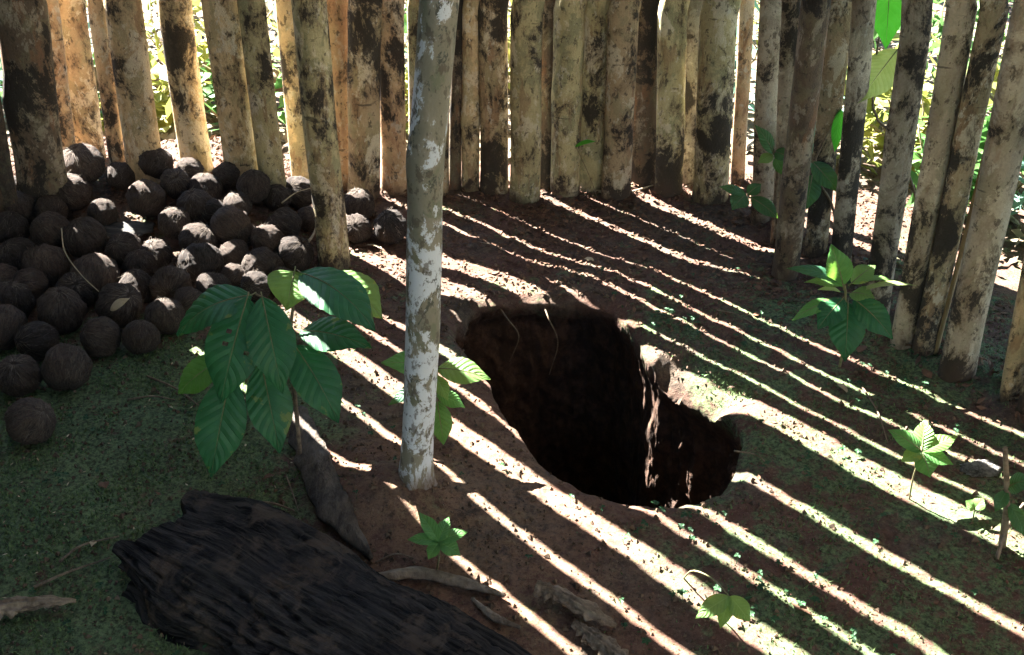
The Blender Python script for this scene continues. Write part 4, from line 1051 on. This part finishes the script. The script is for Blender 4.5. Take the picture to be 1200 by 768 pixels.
for x, y in rand_ground(420, (-1.2, 1.6), (1.05, 3.2), d_cov):
    z = ground_fine(x, y); h = R_.uniform(.008, .028); c = Vector((x, y, z + h)); k0 = R_.randint(3, 5); a0 = R_.uniform(0, 6)
    for k in range(k0):
        a = a0 + k * 6.283 / k0; L = R_.uniform(.005, .013); d = Vector((math.cos(a), math.sin(a), R_.uniform(-.3, .2))); s = Vector((-d.y, d.x, 0)) * L * .42
        i = len(v_); v_ += [c, c + d * L * .5 - s + Vector((0, 0, .002)), c + d * L, c + d * L * .5 + s + Vector((0, 0, .002))]; f_.append((i, i + 1, i + 2, i + 3))
    i = len(v_); v_ += [Vector((x - .0008, y, z - .003)), Vector((x + .0008, y, z - .003)), c]; f_.append((i, i + 1, i + 2))
kind(mesh('ground_cover', v_, f_, M['cover'], None, False), 'stuff', 'tiny green sprouts covering the ground right of the pit', 'ground cover')
# inside the pit: fallen bits on the floor
v_, f_ = [], []
for _ in range(260):
    a = R_.uniform(0, 6.28); r = pit_r(a) * math.sqrt(R_.random()) * .9
    leaf_bit(v_, f_, Vector((PC.x + math.cos(a) * r, PC.y + math.sin(a) * r, -1.42)), R_.uniform(.03, .08), .5, .4)
kind(mesh('pit_litter', v_, f_, M['litter_pale'], None, False), 'stuff', 'dead leaves fallen onto the dark pit floor', 'leaf litter')

# ---------------------------------------------------------------- unseen forest trees added round the yard to cut the sky light
def added_forest_tree(x, y, cx, cy, cz, rx, ry, rz, n, side):
    base = Vector((x, y, -0.05)); o = empty('forest_tree', base)
    tag(o, 'tall forest tree standing out of view, %s' % side, 'tree', 'forest trees round the yard')
    top = Vector((cx - x, cy - y, cz))
    P = spline([Vector((0, 0, -.1)), Vector((0.02, 0.03, 2)), top * 0.6 + Vector((0, 0, .4)), top], 18)
    tube('trunk', P, [0.16 - 0.006 * i for i in range(18)], 12, M['bark_grey'], o, 0.08, x)
    lv, lf = [], []
    for b in range(10):
        a = b * 2.4; e = top + Vector((math.cos(a) * rx * .8, math.sin(a) * ry * .8, R_.uniform(-.3, .6) * rz))
        s0 = P[11 + b % 6]
        tube('limb', spline([s0, lerp(s0, e, .5) + Vector((0, 0, .3)), e], 7), [.05 - .006 * k for k in range(7)], 6, M['bark_grey'], o)
    for _ in range(n):
        while True:
            d = Vector((R_.uniform(-1, 1), R_.uniform(-1, 1), R_.uniform(-1, 1)))
            if d.length < 1 and noise.noise(d * 2.2 + base) > -0.28: break
        leaf_bit(lv, lf, top + Vector((d.x * rx, d.y * ry, d.z * rz)), R_.uniform(.2, .36), R_.uniform(.5, .65), .4)
    mesh('crown', lv, lf, M['canopy'], o)
for a in [(2.6, 0.2, 1.5, 1.2, 6.0, 2.3, 2.2, 0.9, 2600, 'to the right of the camera'), (-3.1, -0.4, -1.9, 0.6, 6.2, 2.3, 2.2, 0.9, 2600, 'to the left of the camera'),
          (0.8, -2.6, 0.3, -1.6, 6.6, 2.6, 1.9, 0.9, 2400, 'behind the camera'), (-2.6, -3.6, -2.4, -2.8, 6.2, 2.2, 2.0, 0.9, 2400, 'behind the camera on the left'), (3.6, -2.6, 3.2, -2.2, 6.2, 2.2, 2.0, 0.9, 2400, 'behind the camera on the right'), (0.6, -5.8, 0.4, -5.2, 6.0, 2.4, 2.0, 1.0, 2400, 'farthest behind the camera'),
          (-3.4, -5.2, -3.4, -5.2, 2.6, 2.2, 1.8, 2.0, 2600, 'low-branched, behind the camera on the left'), (0.2, -6.8, 0.2, -6.8, 2.8, 2.4, 1.8, 2.2, 2600, 'low-branched, straight behind the camera'), (3.8, -4.8, 3.8, -4.8, 2.6, 2.2, 1.8, 2.0, 2600, 'low-branched, behind the camera on the right'),
          (6.0, -1.0, 6.0, -1.0, 3.0, 1.8, 2.4, 2.4, 2600, 'low-branched, far to the right'), (-6.4, -1.6, -6.4, -1.6, 3.0, 1.8, 2.6, 2.4, 2600, 'low-branched, far to the left'), (6.6, 3.6, 6.2, 3.8, 4.2, 1.8, 2.4, 2.6, 2600, 'far beyond the right-hand fence'), (4.8, 8.4, 4.6, 8.2, 5.0, 2.2, 2.0, 2.4, 2600, 'far beyond the back fence on the right'), (-7.6, 3.2, -7.6, 3.0, 4.6, 1.8, 2.0, 2.2, 2400, 'far beyond the left-hand fence'),
          (0.6, 11.4, 0.4, 11.2, 5.0, 2.4, 1.8, 2.4, 2400, 'far beyond the back fence'), (4.1, 3.0, 3.4, 2.9, 6.6, 2.1, 2.1, 0.9, 2200, 'beyond the right-hand fence'),
          (2.6, 7.4, 1.6, 5.6, 6.8, 2.4, 2.0, 0.9, 2400, 'beyond the back fence'), (-5.6, 1.4, -4.7, 1.5, 6.0, 1.9, 2.2, 0.9, 2200, 'beyond the left-hand fence')]:
    added_forest_tree(*a)

# ---------------------------------------------------------------- outside the palisade: sunlit litter, shrubs, a log
v_, f_ = [], []
for _ in range(9000):
    x = R_.uniform(-4.2, 4.2); y = R_.uniform(3.82, 7.2) if x < 1.0 else R_.uniform(2.2 + .2, 7.2)
    if x >= 1.0 and y < 3.8 and x < 1.75 - 0.18 * (y - 2.2) : continue
    leaf_bit(v_, f_, Vector((x, y, ground_h(x, y) + R_.uniform(.005, .03))), R_.uniform(.03, .1), R_.uniform(.35, .6), .35)
kind(mesh('outer_leaf_litter', v_, f_, M['litter_outer'], None, False), 'stuff', 'pale sunlit dead leaves on the ground outside the fence', 'leaf litter')
SH = [(-2.9, 4.6, .5, 'g'), (-2.2, 4.5, .45, 'b'), (-1.75, 4.9, .6, 'y'), (-1.35, 4.5, .5, 'y'), (-1.1, 5.3, .7, 'g'), (-0.75, 4.6, .45, 'b'), (-0.45, 5.0, .6, 'g'), (0.0, 4.7, .5, 'y'), (0.45, 5.1, .6, 'g'),
      (0.9, 4.6, .5, 'b'), (1.35, 4.3, .45, 'g'), (1.7, 3.9, .4, 'y'), (2.1, 4.6, .6, 'g'), (1.95, 3.2, .35, 'b'), (2.5, 3.6, .5, 'y'), (-1.9, 6.0, .8, 'b'), (-0.6, 6.2, .8, 'y'), (0.8, 6.1, .8, 'g'), (2.0, 5.8, .8, 'y'), (-3.0, 5.6, .7, 'y'), (1.62, 3.35, .35, 'g'), (2.05, 2.6, .35, 'g'), (2.25, 3.0, .4, 'y'), (1.55, 3.75, .35, 'y'), (1.95, 3.55, .4, 'g'), (2.6, 3.0, .45, 'b'), (2.4, 4.1, .5, 'y'), (-1.62, 4.2, .3, 'y'), (-1.95, 4.15, .3, 'g'), (-1.2, 4.15, .3, 'g'), (-0.5, 4.2, .3, 'y'), (1.2, 3.9, .35, 'b'), (-2.4, 4.1, .3, 'b'), (2.9, 4.6, .6, 'g'), (1.5, 4.9, .6, 'y')]
CN = {'g': ('shrub_green', 'green'), 'y': ('shrub_yellow', 'yellowing'), 'b': ('shrub_blue', 'blue-green')}
for i, (x, y, h, c) in enumerate(SH):
    base = Vector((x, y, ground_h(x, y))); o = empty('undergrowth_shrub', base)
    tag(o, '%s undergrowth glimpsed through the gaps of the palisade' % CN[c][1], 'shrub', '%s undergrowth outside the fence' % CN[c][1])
    lv, lf2 = [], []
    for s in range(9):
        a = R_.uniform(0, 6.28); e = Vector((math.cos(a) * h * R_.uniform(.3, .8), math.sin(a) * h * R_.uniform(.2, .6), h * R_.uniform(.5, 1.1)))
        tube('stem', spline([Vector((0, 0, -.02)), e * .5 + Vector((R_.gauss(0, .04), R_.gauss(0, .04), .05)), e], 7), [.006 - .0006 * k for k in range(7)], 5, M['vine'], o)
        for _ in range(22):
            leaf_bit(lv, lf2, e * R_.uniform(.35, 1.1) + Vector((R_.gauss(0, .06), R_.gauss(0, .06), R_.gauss(0, .05))), R_.uniform(.05, .12), R_.uniform(.4, .6))
    mesh('foliage', lv, lf2, M[CN[c][0]], o)
P0 = gz(150, 92, .1); vine('fallen_log', [P0 + Vector((-.8, .2, 0)), P0, P0 + Vector((.5, -.05, 0)), P0 + Vector((1.0, -.05, .02))], 0.1, 'twig', 'brown fallen log outside, seen through the wide leafy gap', 'log')
